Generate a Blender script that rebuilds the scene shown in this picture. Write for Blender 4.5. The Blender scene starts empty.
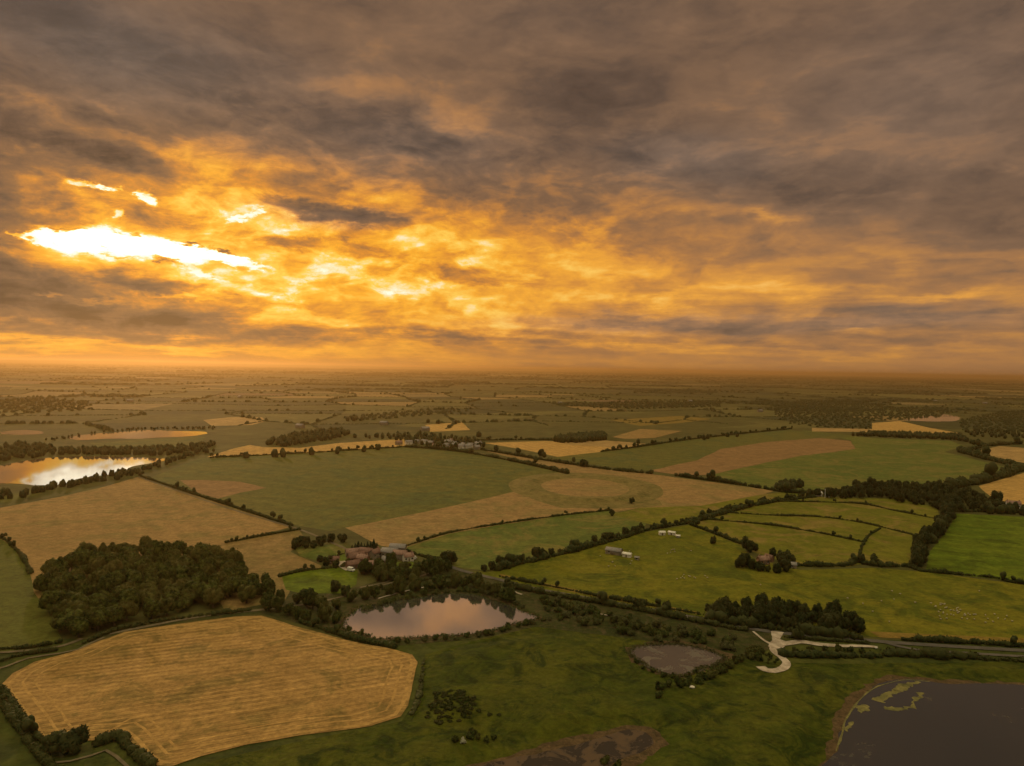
import bpy, bmesh, math, random
import numpy as np
from mathutils import Vector, Matrix, noise
from mathutils.geometry import delaunay_2d_cdt

R = math.radians
rng = random.Random(7)
nr = np.random.RandomState(11)
scene = bpy.context.scene
COL = scene.collection

# ------------------------------------------------------------------ camera
W, H, FPX, CAMH = 1024.0, 766.0, 683.0, 120.0
PITCH = math.atan((383 - 368) / FPX)
ROLL = math.atan(18 / 1024)
cam_rot = Matrix.Rotation(R(90) - PITCH, 3, 'X') @ Matrix.Rotation(ROLL, 3, 'Z')
cd = bpy.data.cameras.new('camera')
cd.lens = 36.0 * FPX / W
cd.sensor_width = 36.0
cd.clip_start = 1.0
cd.clip_end = 200000.0
cam = bpy.data.objects.new('camera', cd)
cam.matrix_world = Matrix.Translation((0, 0, CAMH)) @ cam_rot.to_4x4()
COL.objects.link(cam)
scene.camera = cam

def ray(px, py):
    return cam_rot @ Vector(((px - W / 2) / FPX, -(py - H / 2) / FPX, -1.0)).normalized()

def G(px, py, z=0.0):
    """survey point: where the line of sight of the survey meets the plain at height z"""
    d = ray(px, py)
    t = (CAMH - z) / max(1e-5, -d.z)
    return Vector((d.x * t, d.y * t, z))

def GP(pts):
    return [G(*p).to_2d() for p in pts]

def lin(c):
    return tuple(((v / 255) / 12.92 if v / 255 <= 0.04045 else ((v / 255 + 0.055) / 1.055) ** 2.4) for v in c)

# ------------------------------------------------------------------ node helper
class NT:
    def __init__(s, tree):
        s.t = tree
    def n(s, typ, **kw):
        nd = s.t.nodes.new(typ)
        for k, v in kw.items():
            setattr(nd, k, v)
        return nd
    def link(s, a, b):
        s.t.links.new(a, b)
    def put(s, sock, v):
        if isinstance(v, bpy.types.NodeSocket):
            s.t.links.new(v, sock)
        else:
            sock.default_value = v
    def math(s, op, a, b=None, c=None, clamp=False):
        nd = s.n('ShaderNodeMath', operation=op, use_clamp=clamp)
        s.put(nd.inputs[0], a)
        if b is not None: s.put(nd.inputs[1], b)
        if c is not None: s.put(nd.inputs[2], c)
        return nd.outputs[0]
    def vmath(s, op, a, b=None, c=None):
        nd = s.n('ShaderNodeVectorMath', operation=op)
        s.put(nd.inputs[0], a)
        if b is not None: s.put(nd.inputs[1], b)
        if c is not None: s.put(nd.inputs[2], c)
        return nd.outputs['Value'] if op in ('DOT_PRODUCT', 'LENGTH') else nd.outputs[0]
    def noise(s, vec, scale, detail=4, rough=0.55, dist=0.0):
        nd = s.n('ShaderNodeTexNoise')
        s.put(nd.inputs['Vector'], vec)
        nd.inputs['Scale'].default_value = scale
        nd.inputs['Detail'].default_value = detail
        nd.inputs['Roughness'].default_value = rough
        nd.inputs['Distortion'].default_value = dist
        return nd
    def ramp(s, fac, stops, interp='LINEAR'):
        nd = s.n('ShaderNodeValToRGB')
        cr = nd.color_ramp
        cr.interpolation = interp
        while len(cr.elements) < len(stops):
            cr.elements.new(0.5)
        for e, (p, c) in zip(cr.elements, stops):
            e.position = p
            e.color = (c[0], c[1], c[2], 1)
        s.put(nd.inputs[0], fac)
        return nd.outputs[0]
    def mix(s, fac, a, b, blend='MIX'):
        nd = s.n('ShaderNodeMix', data_type='RGBA', blend_type=blend)
        s.put(nd.inputs[0], fac)
        for k, v in ((6, a), (7, b)):
            if isinstance(v, bpy.types.NodeSocket): s.link(v, nd.inputs[k])
            else: nd.inputs[k].default_value = (v[0], v[1], v[2], 1)
        return nd.outputs[2]
    def maprange(s, v, a, b, c=0.0, d=1.0, smooth=True):
        nd = s.n('ShaderNodeMapRange')
        if smooth: nd.interpolation_type = 'SMOOTHSTEP'
        s.put(nd.inputs[0], v)
        for i, x in enumerate((a, b, c, d)): nd.inputs[i + 1].default_value = x
        return nd.outputs[0]
    def mapping(s, vec, loc=(0, 0, 0), rot=(0, 0, 0), scale=(1, 1, 1), typ='POINT'):
        nd = s.n('ShaderNodeMapping', vector_type=typ)
        s.put(nd.inputs[0], vec)
        nd.inputs[1].default_value = loc
        nd.inputs[2].default_value = rot
        nd.inputs[3].default_value = scale
        return nd.outputs[0]

MATS = {}
def newmat(name):
    m = bpy.data.materials.new(name)
    m.use_nodes = True
    m.node_tree.nodes.clear()
    t = NT(m.node_tree)
    out = t.n('ShaderNodeOutputMaterial')
    bs = t.n('ShaderNodeBsdfPrincipled')
    t.link(bs.outputs[0], out.inputs[0])
    MATS[name] = m
    return m, t, bs, out

def field_mat(name, base, second, third=None, patch=0.02, fine=0.5, stripe=None, rough=0.95,
              contrast=1.0, bump=0.3, streak=None):
    """crop / grass cover: broad patches, medium mottling, fine grain, optional tramlines"""
    m, t, bs, out = newmat(name)
    co = t.n('ShaderNodeTexCoord').outputs['Object']
    n1 = t.noise(co, patch, 5, 0.6, 0.4).outputs[0]
    n2 = t.noise(co, patch * 7.3, 4, 0.65).outputs[0]
    n3 = t.noise(co, fine, 3, 0.7).outputs[0]
    f = t.math('ADD', t.math('MULTIPLY', n1, 0.62), t.math('MULTIPLY', n2, 0.38))
    f = t.maprange(f, 0.5 - 0.17 / contrast, 0.5 + 0.17 / contrast)
    c = t.mix(f, base, second)
    if third:
        n4 = t.noise(co, patch * 2.6, 5, 0.7, 1.0).outputs[0]
        c = t.mix(t.maprange(n4, 0.47, 0.64), c, third)
    if stripe:
        for (ang, spacing, strength) in stripe:
            w = t.n('ShaderNodeTexWave', wave_type='BANDS', bands_direction='X', wave_profile='SIN')
            t.put(w.inputs['Vector'], t.mapping(co, rot=(0, 0, -ang)))
            w.inputs['Scale'].default_value = 2 * math.pi / (20 * spacing)
            w.inputs['Distortion'].default_value = 2.2
            w.inputs['Detail'].default_value = 4.0
            w.inputs['Detail Scale'].default_value = 0.35
            w.inputs['Detail Roughness'].default_value = 0.7
            k = t.math('MULTIPLY', t.math('SUBTRACT', w.outputs[1], 0.5), strength)
            brk = t.maprange(t.noise(co, 0.03, 3, 0.6).outputs[0], 0.35, 0.65, 0.4, 1.3)
            k = t.math('MULTIPLY_ADD', k, brk, 1.0)
            cc = t.n('ShaderNodeCombineXYZ')
            for i in range(3): t.link(k, cc.inputs[i])
            c = t.mix(1.0, c, cc.outputs[0], 'MULTIPLY')
    if streak:
        ang, lng, strength = streak
        sc = t.mapping(t.mapping(co, rot=(0, 0, -ang)), scale=(1.0, 1.0 / lng, 1.0))
        ns = t.noise(sc, 0.35, 4, 0.7).outputs[0]
        k = t.maprange(ns, 0.3, 0.7, 1 - strength, 1 + strength)
        cc = t.n('ShaderNodeCombineXYZ')
        for i in range(3): t.link(k, cc.inputs[i])
        c = t.mix(1.0, c, cc.outputs[0], 'MULTIPLY')
    k = t.maprange(t.math('ADD', t.math('MULTIPLY', n3, .5), t.math('MULTIPLY', t.noise(co, fine * .3, 4, .7).outputs[0], .5)), 0.3, 0.7, 0.52, 1.48, False)
    cc = t.n('ShaderNodeCombineXYZ')
    for i in range(3): t.link(k, cc.inputs[i])
    c = t.mix(1.0, c, cc.outputs[0], 'MULTIPLY')
    t.link(c, bs.inputs['Base Color'])
    bs.inputs['Roughness'].default_value = rough
    bs.inputs['Specular IOR Level'].default_value = 0.1
    b = t.n('ShaderNodeBump')
    b.inputs['Strength'].default_value = bump
    b.inputs['Distance'].default_value = 0.6
    t.link(t.math('ADD', n3, t.math('MULTIPLY', n2, 2.0)), b.inputs['Height'])
    t.link(b.outputs[0], bs.inputs['Normal'])
    return m

def plain_mat(name, c1, c2, scale=1.0, rough=0.8, spec=0.3, bump=0.0, detail=4):
    m, t, bs, out = newmat(name)
    co = t.n('ShaderNodeTexCoord').outputs['Object']
    n = t.noise(co, scale, detail, 0.65).outputs[0]
    t.link(t.mix(t.maprange(n, 0.33, 0.67), c1, c2), bs.inputs['Base Color'])
    bs.inputs['Roughness'].default_value = rough
    bs.inputs['Specular IOR Level'].default_value = spec
    if bump:
        b = t.n('ShaderNodeBump')
        b.inputs['Strength'].default_value = bump
        b.inputs['Distance'].default_value = 0.1
        t.link(n, b.inputs['Height'])
        t.link(b.outputs[0], bs.inputs['Normal'])
    return m

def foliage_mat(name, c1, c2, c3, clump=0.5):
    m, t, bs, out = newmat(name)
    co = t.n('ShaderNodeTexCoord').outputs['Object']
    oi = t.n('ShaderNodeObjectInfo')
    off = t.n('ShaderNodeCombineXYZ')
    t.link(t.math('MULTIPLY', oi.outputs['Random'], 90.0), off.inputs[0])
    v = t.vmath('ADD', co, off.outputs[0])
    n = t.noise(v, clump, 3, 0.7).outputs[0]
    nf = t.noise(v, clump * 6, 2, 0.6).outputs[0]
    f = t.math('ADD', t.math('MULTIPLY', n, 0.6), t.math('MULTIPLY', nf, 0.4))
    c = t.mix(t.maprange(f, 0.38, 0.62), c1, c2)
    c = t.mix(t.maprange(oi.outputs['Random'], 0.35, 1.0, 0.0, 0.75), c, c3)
    t.link(c, bs.inputs['Base Color'])
    bs.inputs['Roughness'].default_value = 0.75
    bs.inputs['Specular IOR Level'].default_value = 0.15
    b = t.n('ShaderNodeBump')
    b.inputs['Strength'].default_value = 0.8
    b.inputs['Distance'].default_value = 0.25
    t.link(nf, b.inputs['Height'])
    t.link(b.outputs[0], bs.inputs['Normal'])
    tr = t.n('ShaderNodeBsdfTranslucent')
    t.link(c, tr.inputs[0])
    mx = t.n('ShaderNodeMixShader')
    mx.inputs[0].default_value = 0.22
    t.link(bs.outputs[0], mx.inputs[1]); t.link(tr.outputs[0], mx.inputs[2])
    t.link(mx.outputs[0], out.inputs[0])
    return m

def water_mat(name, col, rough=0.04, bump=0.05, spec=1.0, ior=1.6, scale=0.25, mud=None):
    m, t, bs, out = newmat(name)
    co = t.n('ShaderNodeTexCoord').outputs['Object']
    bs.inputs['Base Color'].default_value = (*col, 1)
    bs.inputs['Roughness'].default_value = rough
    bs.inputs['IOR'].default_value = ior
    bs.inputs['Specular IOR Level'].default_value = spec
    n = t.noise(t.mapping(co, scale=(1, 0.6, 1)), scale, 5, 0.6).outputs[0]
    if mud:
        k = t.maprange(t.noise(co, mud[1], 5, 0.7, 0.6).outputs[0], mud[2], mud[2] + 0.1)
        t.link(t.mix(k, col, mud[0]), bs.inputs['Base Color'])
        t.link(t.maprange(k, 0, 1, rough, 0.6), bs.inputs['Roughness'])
    b = t.n('ShaderNodeBump')
    b.inputs['Strength'].default_value = bump
    b.inputs['Distance'].default_value = 0.1
    t.link(n, b.inputs['Height'])
    t.link(b.outputs[0], bs.inputs['Normal'])
    return m

# ------------------------------------------------------------------ materials
E = 1.0
GROUND = field_mat('rough_grass', (.050, .062, .012), (.085, .088, .018), (.040, .050, .012), 0.012, 0.4)
PASTURE = field_mat('pasture_grass', (.042, .057, .005), (.082, .084, .008), (.024, .036, .004), 0.030, 0.5, contrast=1.1, bump=.8)
SCRUB = field_mat('scrub_ground', (.030, .040, .010), (.055, .058, .016), (.075, .060, .026), 0.06, 0.5, bump=.8)
STUBBLE = field_mat('golden_stubble', (.30, .176, .056), (.40, .238, .082), (.22, .145, .046), 0.02, 0.6,
                    stripe=[(R(111), 3.6, .28), (R(112), 1.4, .20)], streak=(R(-68), 10.0, .16), bump=.5)
WHEAT = field_mat('ripe_wheat', (.245, .150, .052), (.31, .19, .068), (.20, .145, .046), 0.012, 0.5, stripe=[(R(35), 14, .10)], bump=.3)
WHEAT2 = field_mat('dull_wheat', (.22, .138, .048), (.165, .130, .040), (.26, .165, .060), 0.02, 0.5, stripe=[(R(-60), 11, .10)])
LEAF = field_mat('green_crop', (.095, .100, .022), (.125, .112, .025), (.080, .095, .026), 0.006, 0.3, stripe=[(R(62), 24, .12)], streak=(R(-20), 8.0, .06))
GRASSL = field_mat('left_grass', (.085, .090, .016), (.105, .108, .020), None, 0.015, 0.4)
BROWN = field_mat('pale_brown_crop', (.29, .175, .070), (.25, .165, .062), (.21, .155, .055), 0.008, 0.3, streak=(R(-65), 8.0, .07))
MEADOW = field_mat('green_meadow', (.078, .108, .020), (.120, .132, .026), (.165, .140, .036), 0.010, 0.35, contrast=1.5, streak=(R(-70), 9.0, .10))
LIME = field_mat('yellow_green_pasture', (.108, .114, .008), (.158, .142, .012), (.072, .086, .007), 0.014, 0.4, contrast=1.7, bump=.6)
LIME2 = field_mat('olive_pasture', (.150, .142, .014), (.105, .112, .010), (.200, .145, .036), 0.012, 0.35, contrast=1.3)
RINGG = field_mat('ring_grass', (.175, .140, .044), (.205, .150, .052), (.12, .105, .030), 0.03, 0.4)
BRIGHT = field_mat('bright_meadow', (.082, .122, .007), (.120, .150, .010), (.066, .090, .006), 0.02, 0.4, stripe=[(R(80), 22, .22), (R(84), 7, .08)], contrast=1.5)
GOLD = field_mat('golden_field', (.42, .25, .075), (.48, .29, .09), None, 0.01, 0.3, stripe=[(R(20), 12, .12)])
TAN = field_mat('tan_field', (.38, .245, .095), (.33, .21, .08), None, 0.006, 0.1)
PINK = field_mat('bare_soil', (.25, .145, .062), (.21, .125, .052), None, 0.008, 0.2)
FARG = field_mat('far_green', (.072, .070, .020), (.090, .084, .024), None, 0.003, 0.05)
FARD = field_mat('far_dark_green', (.045, .050, .018), (.06, .064, .022), None, 0.003, 0.05)
FARO = field_mat('far_olive', (.13, .115, .035), (.11, .10, .03), None, 0.003, 0.05)
TANF = field_mat('far_tan', (.20, .145, .058), (.17, .125, .05), None, 0.004, 0.05)  # tan and gold muted for far fields, haze put into the colour
GOLDF = field_mat('far_gold', (.26, .17, .06), (.22, .15, .055), None, 0.004, 0.05)
PINKF = field_mat('far_soil', (.15, .10, .05), (.13, .085, .04), None, 0.004, 0.05)
VERGE = field_mat('straw_verge', (.24, .15, .035), (.16, .12, .02), None, 0.05, 0.5)
GARDEN = field_mat('lawn', (.10, .14, .018), (.13, .16, .024), None, 0.03, 0.5)
ROAD = plain_mat('asphalt', (.085, .075, .062), (.12, .105, .09), 0.2, .85, .2)
TRACK = plain_mat('pale_gravel', (.30, .24, .18), (.54, .45, .36), 0.25, .95, .1)
TRACKD = plain_mat('worn_track', (.13, .10, .06), (.19, .15, .09), 0.25, .95, .1)
SHORE = field_mat('muddy_shore', (.085, .055, .028), (.13, .085, .042), (.06, .045, .02), 0.15, 0.8, bump=.6)
MUD = field_mat('wet_mud', (.13, .085, .055), (.22, .15, .10), (.07, .055, .04), 0.09, 0.7, rough=.55, bump=.6)
ALGAE = field_mat('algae', (.23, .20, .07), (.10, .10, .04), None, 0.2, 0.9)
POND = water_mat('pond_water', (.15, .14, .13), .04, .015, 1.0, 4.6)
GLOWLAKE = water_mat('far_lake_water', (.16, .11, .06), .03, .006, 1.0, 2.8, .05)
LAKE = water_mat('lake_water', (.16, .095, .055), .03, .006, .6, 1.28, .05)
DARKLAKE = water_mat('dark_lake_water', (.026, .028, .032), .12, .10, .7, 1.42, .6, mud=((.055, .050, .034), .035, .58))
SHALLOW = water_mat('silty_pool_water', (.075, .06, .05), .14, .05, .8, 1.6, .8, mud=((.085, .066, .045), .08, .50))
PUDDLE = water_mat('quarry_pool_water', (.035, .028, .022), .25, .05, .4, 1.33, .8, mud=((.095, .060, .034), .12, .46))
BARK = plain_mat('bark', (.06, .045, .03), (.11, .085, .06), 3.0, .95, .1)
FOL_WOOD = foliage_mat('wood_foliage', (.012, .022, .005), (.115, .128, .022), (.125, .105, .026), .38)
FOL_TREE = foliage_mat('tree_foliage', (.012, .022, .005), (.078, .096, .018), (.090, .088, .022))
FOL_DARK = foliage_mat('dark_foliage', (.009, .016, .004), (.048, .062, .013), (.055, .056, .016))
FOL_BUSH = foliage_mat('bush_foliage', (.030, .046, .009), (.088, .104, .024), (.110, .105, .045))
FOL_HEDGE = foliage_mat('hedge_foliage', (.022, .034, .009), (.064, .074, .018), (.060, .064, .018), .3)
FOL_FAR = foliage_mat('far_foliage', (.028, .036, .010), (.060, .066, .018), (.060, .066, .018), .05)
FOL_CONIFER = foliage_mat('conifer_foliage', (.012, .024, .010), (.024, .040, .016), (.030, .044, .018), 1.2)
BLOSSOM = foliage_mat('blossom', (.35, .34, .22), (.62, .60, .46), (.5, .5, .4), 1.2)
HEATH = foliage_mat('heath_foliage', (.026, .036, .007), (.056, .064, .013), (.06, .058, .018), .6)

# ------------------------------------------------------------------ mesh helpers
def mesh_np(name, V, F, mats, midx=None, smooth=False):
    """V (n,3); F list of arrays each (m,k)"""
    me = bpy.data.meshes.new(name)
    V = np.asarray(V, dtype=np.float32)
    Fs = [np.asarray(f, dtype=np.int32) for f in F if len(f)]
    me.vertices.add(len(V))
    me.vertices.foreach_set('co', V.ravel())
    nl = sum(f.size for f in Fs)
    me.loops.add(nl)
    me.loops.foreach_set('vertex_index', np.concatenate([f.ravel() for f in Fs]))
    npoly = sum(len(f) for f in Fs)
    me.polygons.add(npoly)
    tot = np.concatenate([np.full(len(f), f.shape[1], dtype=np.int32) for f in Fs])
    start = np.concatenate([[0], np.cumsum(tot)[:-1]]).astype(np.int32)
    me.polygons.foreach_set('loop_start', start)
    try: me.polygons.foreach_set('loop_total', tot)
    except Exception: pass
    for m in (mats if isinstance(mats, (list, tuple)) else [mats]):
        me.materials.append(m)
    if midx is not None:
        me.polygons.foreach_set('material_index', np.asarray(midx, dtype=np.int32))
    if smooth:
        me.polygons.foreach_set('use_smooth', np.ones(npoly, dtype=bool))
    me.update(calc_edges=True)
    return me

def link(name, me, parent=None, loc=None):
    o = bpy.data.objects.new(name, me)
    COL.objects.link(o)
    if parent is not None: o.parent = parent
    if loc is not None: o.location = loc
    return o

def tag(o, label=None, cat=None, group=None, kind=None):
    if label: o['label'] = label
    if cat: o['category'] = cat
    if group: o['group'] = group
    if kind: o['kind'] = kind
    return o

def smooth_line(pts, step, closed=False):
    """Catmull-Rom through world 2d points, resampled about every step metres"""
    P = [Vector(p) for p in pts]
    n = len(P)
    out = []
    segs = n if closed else n - 1
    for i in range(segs):
        if closed:
            p0, p1, p2, p3 = P[(i - 1) % n], P[i], P[(i + 1) % n], P[(i + 2) % n]
        else:
            p1, p2 = P[i], P[i + 1]
            p0 = P[i - 1] if i > 0 else p1 * 2 - p2
            p3 = P[i + 2] if i + 2 < n else p2 * 2 - p1
        k = max(1, min(400, int((p2 - p1).length / step)))
        for j in range(k):
            t = j / k
            q = 0.5 * ((2 * p1) + (p2 - p0) * t + (2 * p0 - 5 * p1 + 4 * p2 - p3) * t * t + (3 * p1 - p0 - 3 * p2 + p3) * t ** 3)
            out.append(q)
    if not closed: out.append(P[-1])
    return out

def rough_poly(pts, step, amp, freq, curve=True, seed=0.0):
    P = [Vector(p) for p in pts]
    if curve:
        L = smooth_line(P, step, True)
    else:
        L = []
        for i, a in enumerate(P):
            b = P[(i + 1) % len(P)]
            k = max(1, min(300, int((b - a).length / step)))
            L += [a.lerp(b, j / k) for j in range(k)]
    out = []
    for p in L:
        v = noise.noise_vector(Vector((p.x * freq, p.y * freq, seed))) + 0.5 * noise.noise_vector(Vector((p.x * freq * 3, p.y * freq * 3, seed + 9)))
        out.append(Vector((p.x + v.x * amp, p.y + v.y * amp)))
    return out

def shoelace(P):
    return 0.5 * sum(P[i].x * P[(i + 1) % len(P)].y - P[(i + 1) % len(P)].x * P[i].y for i in range(len(P)))

def sheet(name, px, mat, z, label=None, step=8, amp=1.0, freq=.03, curve=False, world=False, seed=0.0, kind='structure', cat=None):
    P = [Vector(p) for p in px] if world else GP(px)
    P = rough_poly(P, step, amp, freq, curve, seed)
    n = len(P)
    xs = [p.x for p in P]; ys = [p.y for p in P]
    cell = max(4.0, max(max(xs) - min(xs), max(ys) - min(ys)) / 16)
    gx, gy = np.meshgrid(np.arange(min(xs), max(xs), cell), np.arange(min(ys), max(ys), cell))
    poly = [(p.x, p.y) for p in P]
    ok = inside(gx, gy, poly)
    ok &= dist_edge(gx, gy, poly) > cell * .25
    extra = [Vector((a_, b_)) for a_, b_ in zip(gx[ok], gy[ok])]
    cen = Vector((sum(xs) / n, sum(ys) / n))
    r = delaunay_2d_cdt([p - cen for p in P] + [p - cen for p in extra], [(i, (i + 1) % n) for i in range(n)], [], 1, 1e-4)
    cv = r[0]; fs = []
    for f in r[2]:
        c = sum((cv[i] for i in f), Vector((0, 0))) / len(f) + cen
        fs.append(f if (cv[f[1]] - cv[f[0]]).cross(cv[f[2]] - cv[f[0]]) > 0 else f[::-1])
    me = bpy.data.meshes.new(name)
    me.from_pydata([(p.x + cen.x, p.y + cen.y, z) for p in cv], [], fs)
    me.materials.append(mat)
    o = link(name, me)
    tag(o, label, cat, None, kind)
    return o

def strip(name, pts, width, mat, z, label=None, world=False, step=4, wob=.25):
    P = smooth_line([Vector(p) for p in pts] if world else GP(pts), step)
    V = []; F = []
    for i, p in enumerate(P):
        d = (P[min(i + 1, len(P) - 1)] - P[max(i - 1, 0)])
        d = d.normalized() if d.length > 1e-6 else Vector((1, 0))
        nrm = Vector((-d.y, d.x))
        w = width[0] + (width[1] - width[0]) * i / max(1, len(P) - 1) if isinstance(width, tuple) else width
        w1 = w / 2 * (1 + wob * noise.noise(Vector((p.x * .15, p.y * .15, 3))))
        w2 = w / 2 * (1 + wob * noise.noise(Vector((p.x * .15, p.y * .15, 13))))
        V += [(p.x - nrm.x * w1, p.y - nrm.y * w1, z), (p.x + nrm.x * w2, p.y + nrm.y * w2, z)]
        if i: F.append((2 * i - 2, 2 * i - 1, 2 * i + 1, 2 * i)[::-1])
    me = mesh_np(name, V, [np.array(F)], mat)
    # make it face up
    if me.polygons[0].normal.z < 0: me.flip_normals()
    o = link(name, me)
    tag(o, label, None, None, 'structure')
    return o

def inside(px_, py_, poly):
    ins = np.zeros(px_.shape, bool)
    n = len(poly)
    for i in range(n):
        x1, y1 = poly[i]; x2, y2 = poly[(i + 1) % n]
        if y1 == y2: continue
        c = ((y1 > py_) != (y2 > py_)) & (px_ < (x2 - x1) * (py_ - y1) / (y2 - y1) + x1)
        ins ^= c
    return ins

def dist_edge(X, Y, poly):
    D = np.full(X.shape, 1e9)
    n = len(poly)
    for i in range(n):
        a = np.array(poly[i]); b = np.array(poly[(i + 1) % n])
        ab = b - a
        L = max(1e-9, ab @ ab)
        t = np.clip(((X - a[0]) * ab[0] + (Y - a[1]) * ab[1]) / L, 0, 1)
        D = np.minimum(D, np.hypot(X - a[0] - t * ab[0], Y - a[1] - t * ab[1]))
    return D

def relief(name, px, mat, z0, cell, hfun, fade, label, holes=(), hole_fade=6.0):
    """raised ground: grid of cells inside a polygon, height runs out to z0 at its edge"""
    P = [tuple(p) for p in GP(px)]
    HL = [[tuple(p) for p in GP(h)] for h in holes]
    xs = np.arange(min(p[0] for p in P), max(p[0] for p in P), cell)
    ys = np.arange(min(p[1] for p in P), max(p[1] for p in P), cell)
    X, Y = np.meshgrid(xs, ys)
    ins = inside(X, Y, P)
    fd = np.clip(dist_edge(X, Y, P) / fade, 0, 1)
    for h in HL:
        ins &= ~inside(X, Y, h)
        fd = np.minimum(fd, np.clip((dist_edge(X, Y, h) - 6) / hole_fade, 0, 1))
    fd = fd * fd * (3 - 2 * fd)
    Z = np.zeros_like(X)
    it = np.argwhere(ins)
    for (i, j) in it:
        Z[i, j] = hfun(X[i, j], Y[i, j])
    Z = z0 + Z * fd
    ids = np.full(X.shape, -1, int)
    ids[ins] = np.arange(ins.sum())
    V = np.stack([X[ins], Y[ins], Z[ins]], 1)
    a, b, c, d = ids[:-1, :-1], ids[:-1, 1:], ids[1:, 1:], ids[1:, :-1]
    ok = (a >= 0) & (b >= 0) & (c >= 0) & (d >= 0)
    F = np.stack([a[ok], b[ok], c[ok], d[ok]], 1)
    o = link(name, mesh_np(name, V, [F], mat, smooth=True))
    tag(o, label, None, None, 'structure')
    return o

def ico(sub):
    bm = bmesh.new()
    bmesh.ops.create_icosphere(bm, subdivisions=sub, radius=1.0)
    V = np.array([v.co[:] for v in bm.verts]); F = np.array([[v.index for v in f.verts] for f in bm.faces])
    bm.free()
    return V, F
ICO = {k: ico(k) for k in (1, 2, 3)}

def lobe(c, r, sub, rn, amp=.28, freq=1.3):
    V0, F0 = ICO[sub]
    s = rn.rand() * 50
    if sub == 1:
        d = 1 + (rn.rand(len(V0)) - .5) * amp * 1.6
    else:
        d = np.array([1 + amp * noise.fractal(Vector((v[0] * freq + s, v[1] * freq, v[2] * freq)), 1.0, 2.1, 3) for v in V0])
    return V0 * d[:, None] * np.array(r) + np.array(c), F0

class Acc:
    def __init__(s): s.V = []; s.T = []; s.Q = []; s.n = 0; s.mt = []; s.mq = []
    def tri(s, V, F, m=0): s.V.append(V); s.T.append(F + s.n); s.n += len(V); s.mt += [m] * len(F)
    def quad(s, V, F, m=0): s.V.append(V); s.Q.append(F + s.n); s.n += len(V); s.mq += [m] * len(F)
    def mesh(s, name, mats, smooth=False):
        F = []
        if s.T: F.append(np.concatenate(s.T))
        if s.Q: F.append(np.concatenate(s.Q))
        return mesh_np(name, np.concatenate(s.V), F, mats, s.mt + s.mq, smooth)

def leaves(acc, C, size, rn, m=0):
    """one small bent-free leaf spray (a quad) at each centre"""
    n = len(C)
    a = rn.normal(size=(n, 3)); a /= np.linalg.norm(a, axis=1)[:, None]
    b = rn.normal(size=(n, 3)); b -= (a * b).sum(1)[:, None] * a; b /= np.linalg.norm(b, axis=1)[:, None]
    s = size * (0.6 + 0.8 * rn.rand(n))[:, None]
    V = np.stack([C - a * s - b * s * .6, C + a * s - b * s * .6, C + a * s + b * s * .6, C - a * s + b * s * .6], 1).reshape(-1, 3)
    acc.quad(V, np.arange(4 * n).reshape(n, 4), m)

def crown_mesh(seed, r, h, base, nl, nleaf, mat, leaf=.38, flat=1.0, name='crown'):
    rn = np.random.RandomState(seed)
    acc = Acc()
    cz = base + h / 2
    L = []
    for i in range(nl):
        if i == 0:
            c = np.array([0, 0, cz]); rr = np.array([r * .58, r * .58, h * .38])
        else:
            a = 2.4 * i + rn.rand(); zz = (rn.rand() * 1.7 - .8)
            q = math.sqrt(max(.05, 1 - zz * zz * .8))
            c = np.array([math.cos(a) * r * .58 * q, math.sin(a) * r * .58 * q, cz + zz * h * .33])
            k = (.30 + .20 * rn.rand()) * (1.0 if nl < 12 else .78)
            rr = np.array([r * k, r * k, h * .5 * k * 1.05 * flat + .15 * r])
        V, F = lobe(c, rr, 2, rn, .30, 1.5)
        acc.tri(V, F); L.append((c, rr))
    C = []
    for _ in range(nleaf):
        c, rr = L[rn.randint(len(L))]
        d = rn.normal(size=3); d /= np.linalg.norm(d)
        if d[2] < -.4: d[2] *= -1
        C.append(c + d * rr * (.92 + .34 * rn.rand()))
    leaves(acc, np.array(C), leaf, rn)
    return acc.mesh(name, mat)

def tube(acc, p0, p1, r0, r1, n=7, m=0):
    p0 = np.array(p0, float); p1 = np.array(p1, float)
    d = p1 - p0; d /= np.linalg.norm(d)
    u = np.cross(d, [0, 0, 1.0]) if abs(d[2]) < .95 else np.cross(d, [1.0, 0, 0]); u /= np.linalg.norm(u)
    v = np.cross(d, u)
    A = [p0 + r0 * (math.cos(t) * u + math.sin(t) * v) for t in np.arange(n) * 2 * math.pi / n]
    B = [p1 + r1 * (math.cos(t) * u + math.sin(t) * v) for t in np.arange(n) * 2 * math.pi / n]
    F = [[i, (i + 1) % n, n + (i + 1) % n, n + i] for i in range(n)]
    acc.quad(np.array(A + B), np.array(F), m)

def trunk_mesh(seed, h, r, spread):
    rn = np.random.RandomState(seed); acc = Acc()
    tube(acc, (0, 0, -.2), (0.1, 0, h * .35), r * 1.3, r * .85, 9)
    tube(acc, (.1, 0, h * .35), (0, .15, h * .72), r * .85, r * .35, 8)
    for i in range(5):
        a = i * 1.26 + rn.rand()
        s = (0.08, 0, h * (.26 + .05 * i))
        tube(acc, s, (math.cos(a) * spread * .6, math.sin(a) * spread * .6, h * (.48 + .06 * i)), r * .4, r * .12, 6)
    return acc.mesh('trunk', BARK)

# ------------------------------------------------------------------ tree kinds
def make_proto(seed, r, h, mat, nl=8, nleaf=520, leaf=.36, base=.24, kind='broadleaf_tree'):
    return (kind, crown_mesh(seed, r, h * (1 - base), h * base, nl, nleaf, mat, leaf), trunk_mesh(seed, h, .24 + h * .012, r))

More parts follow.
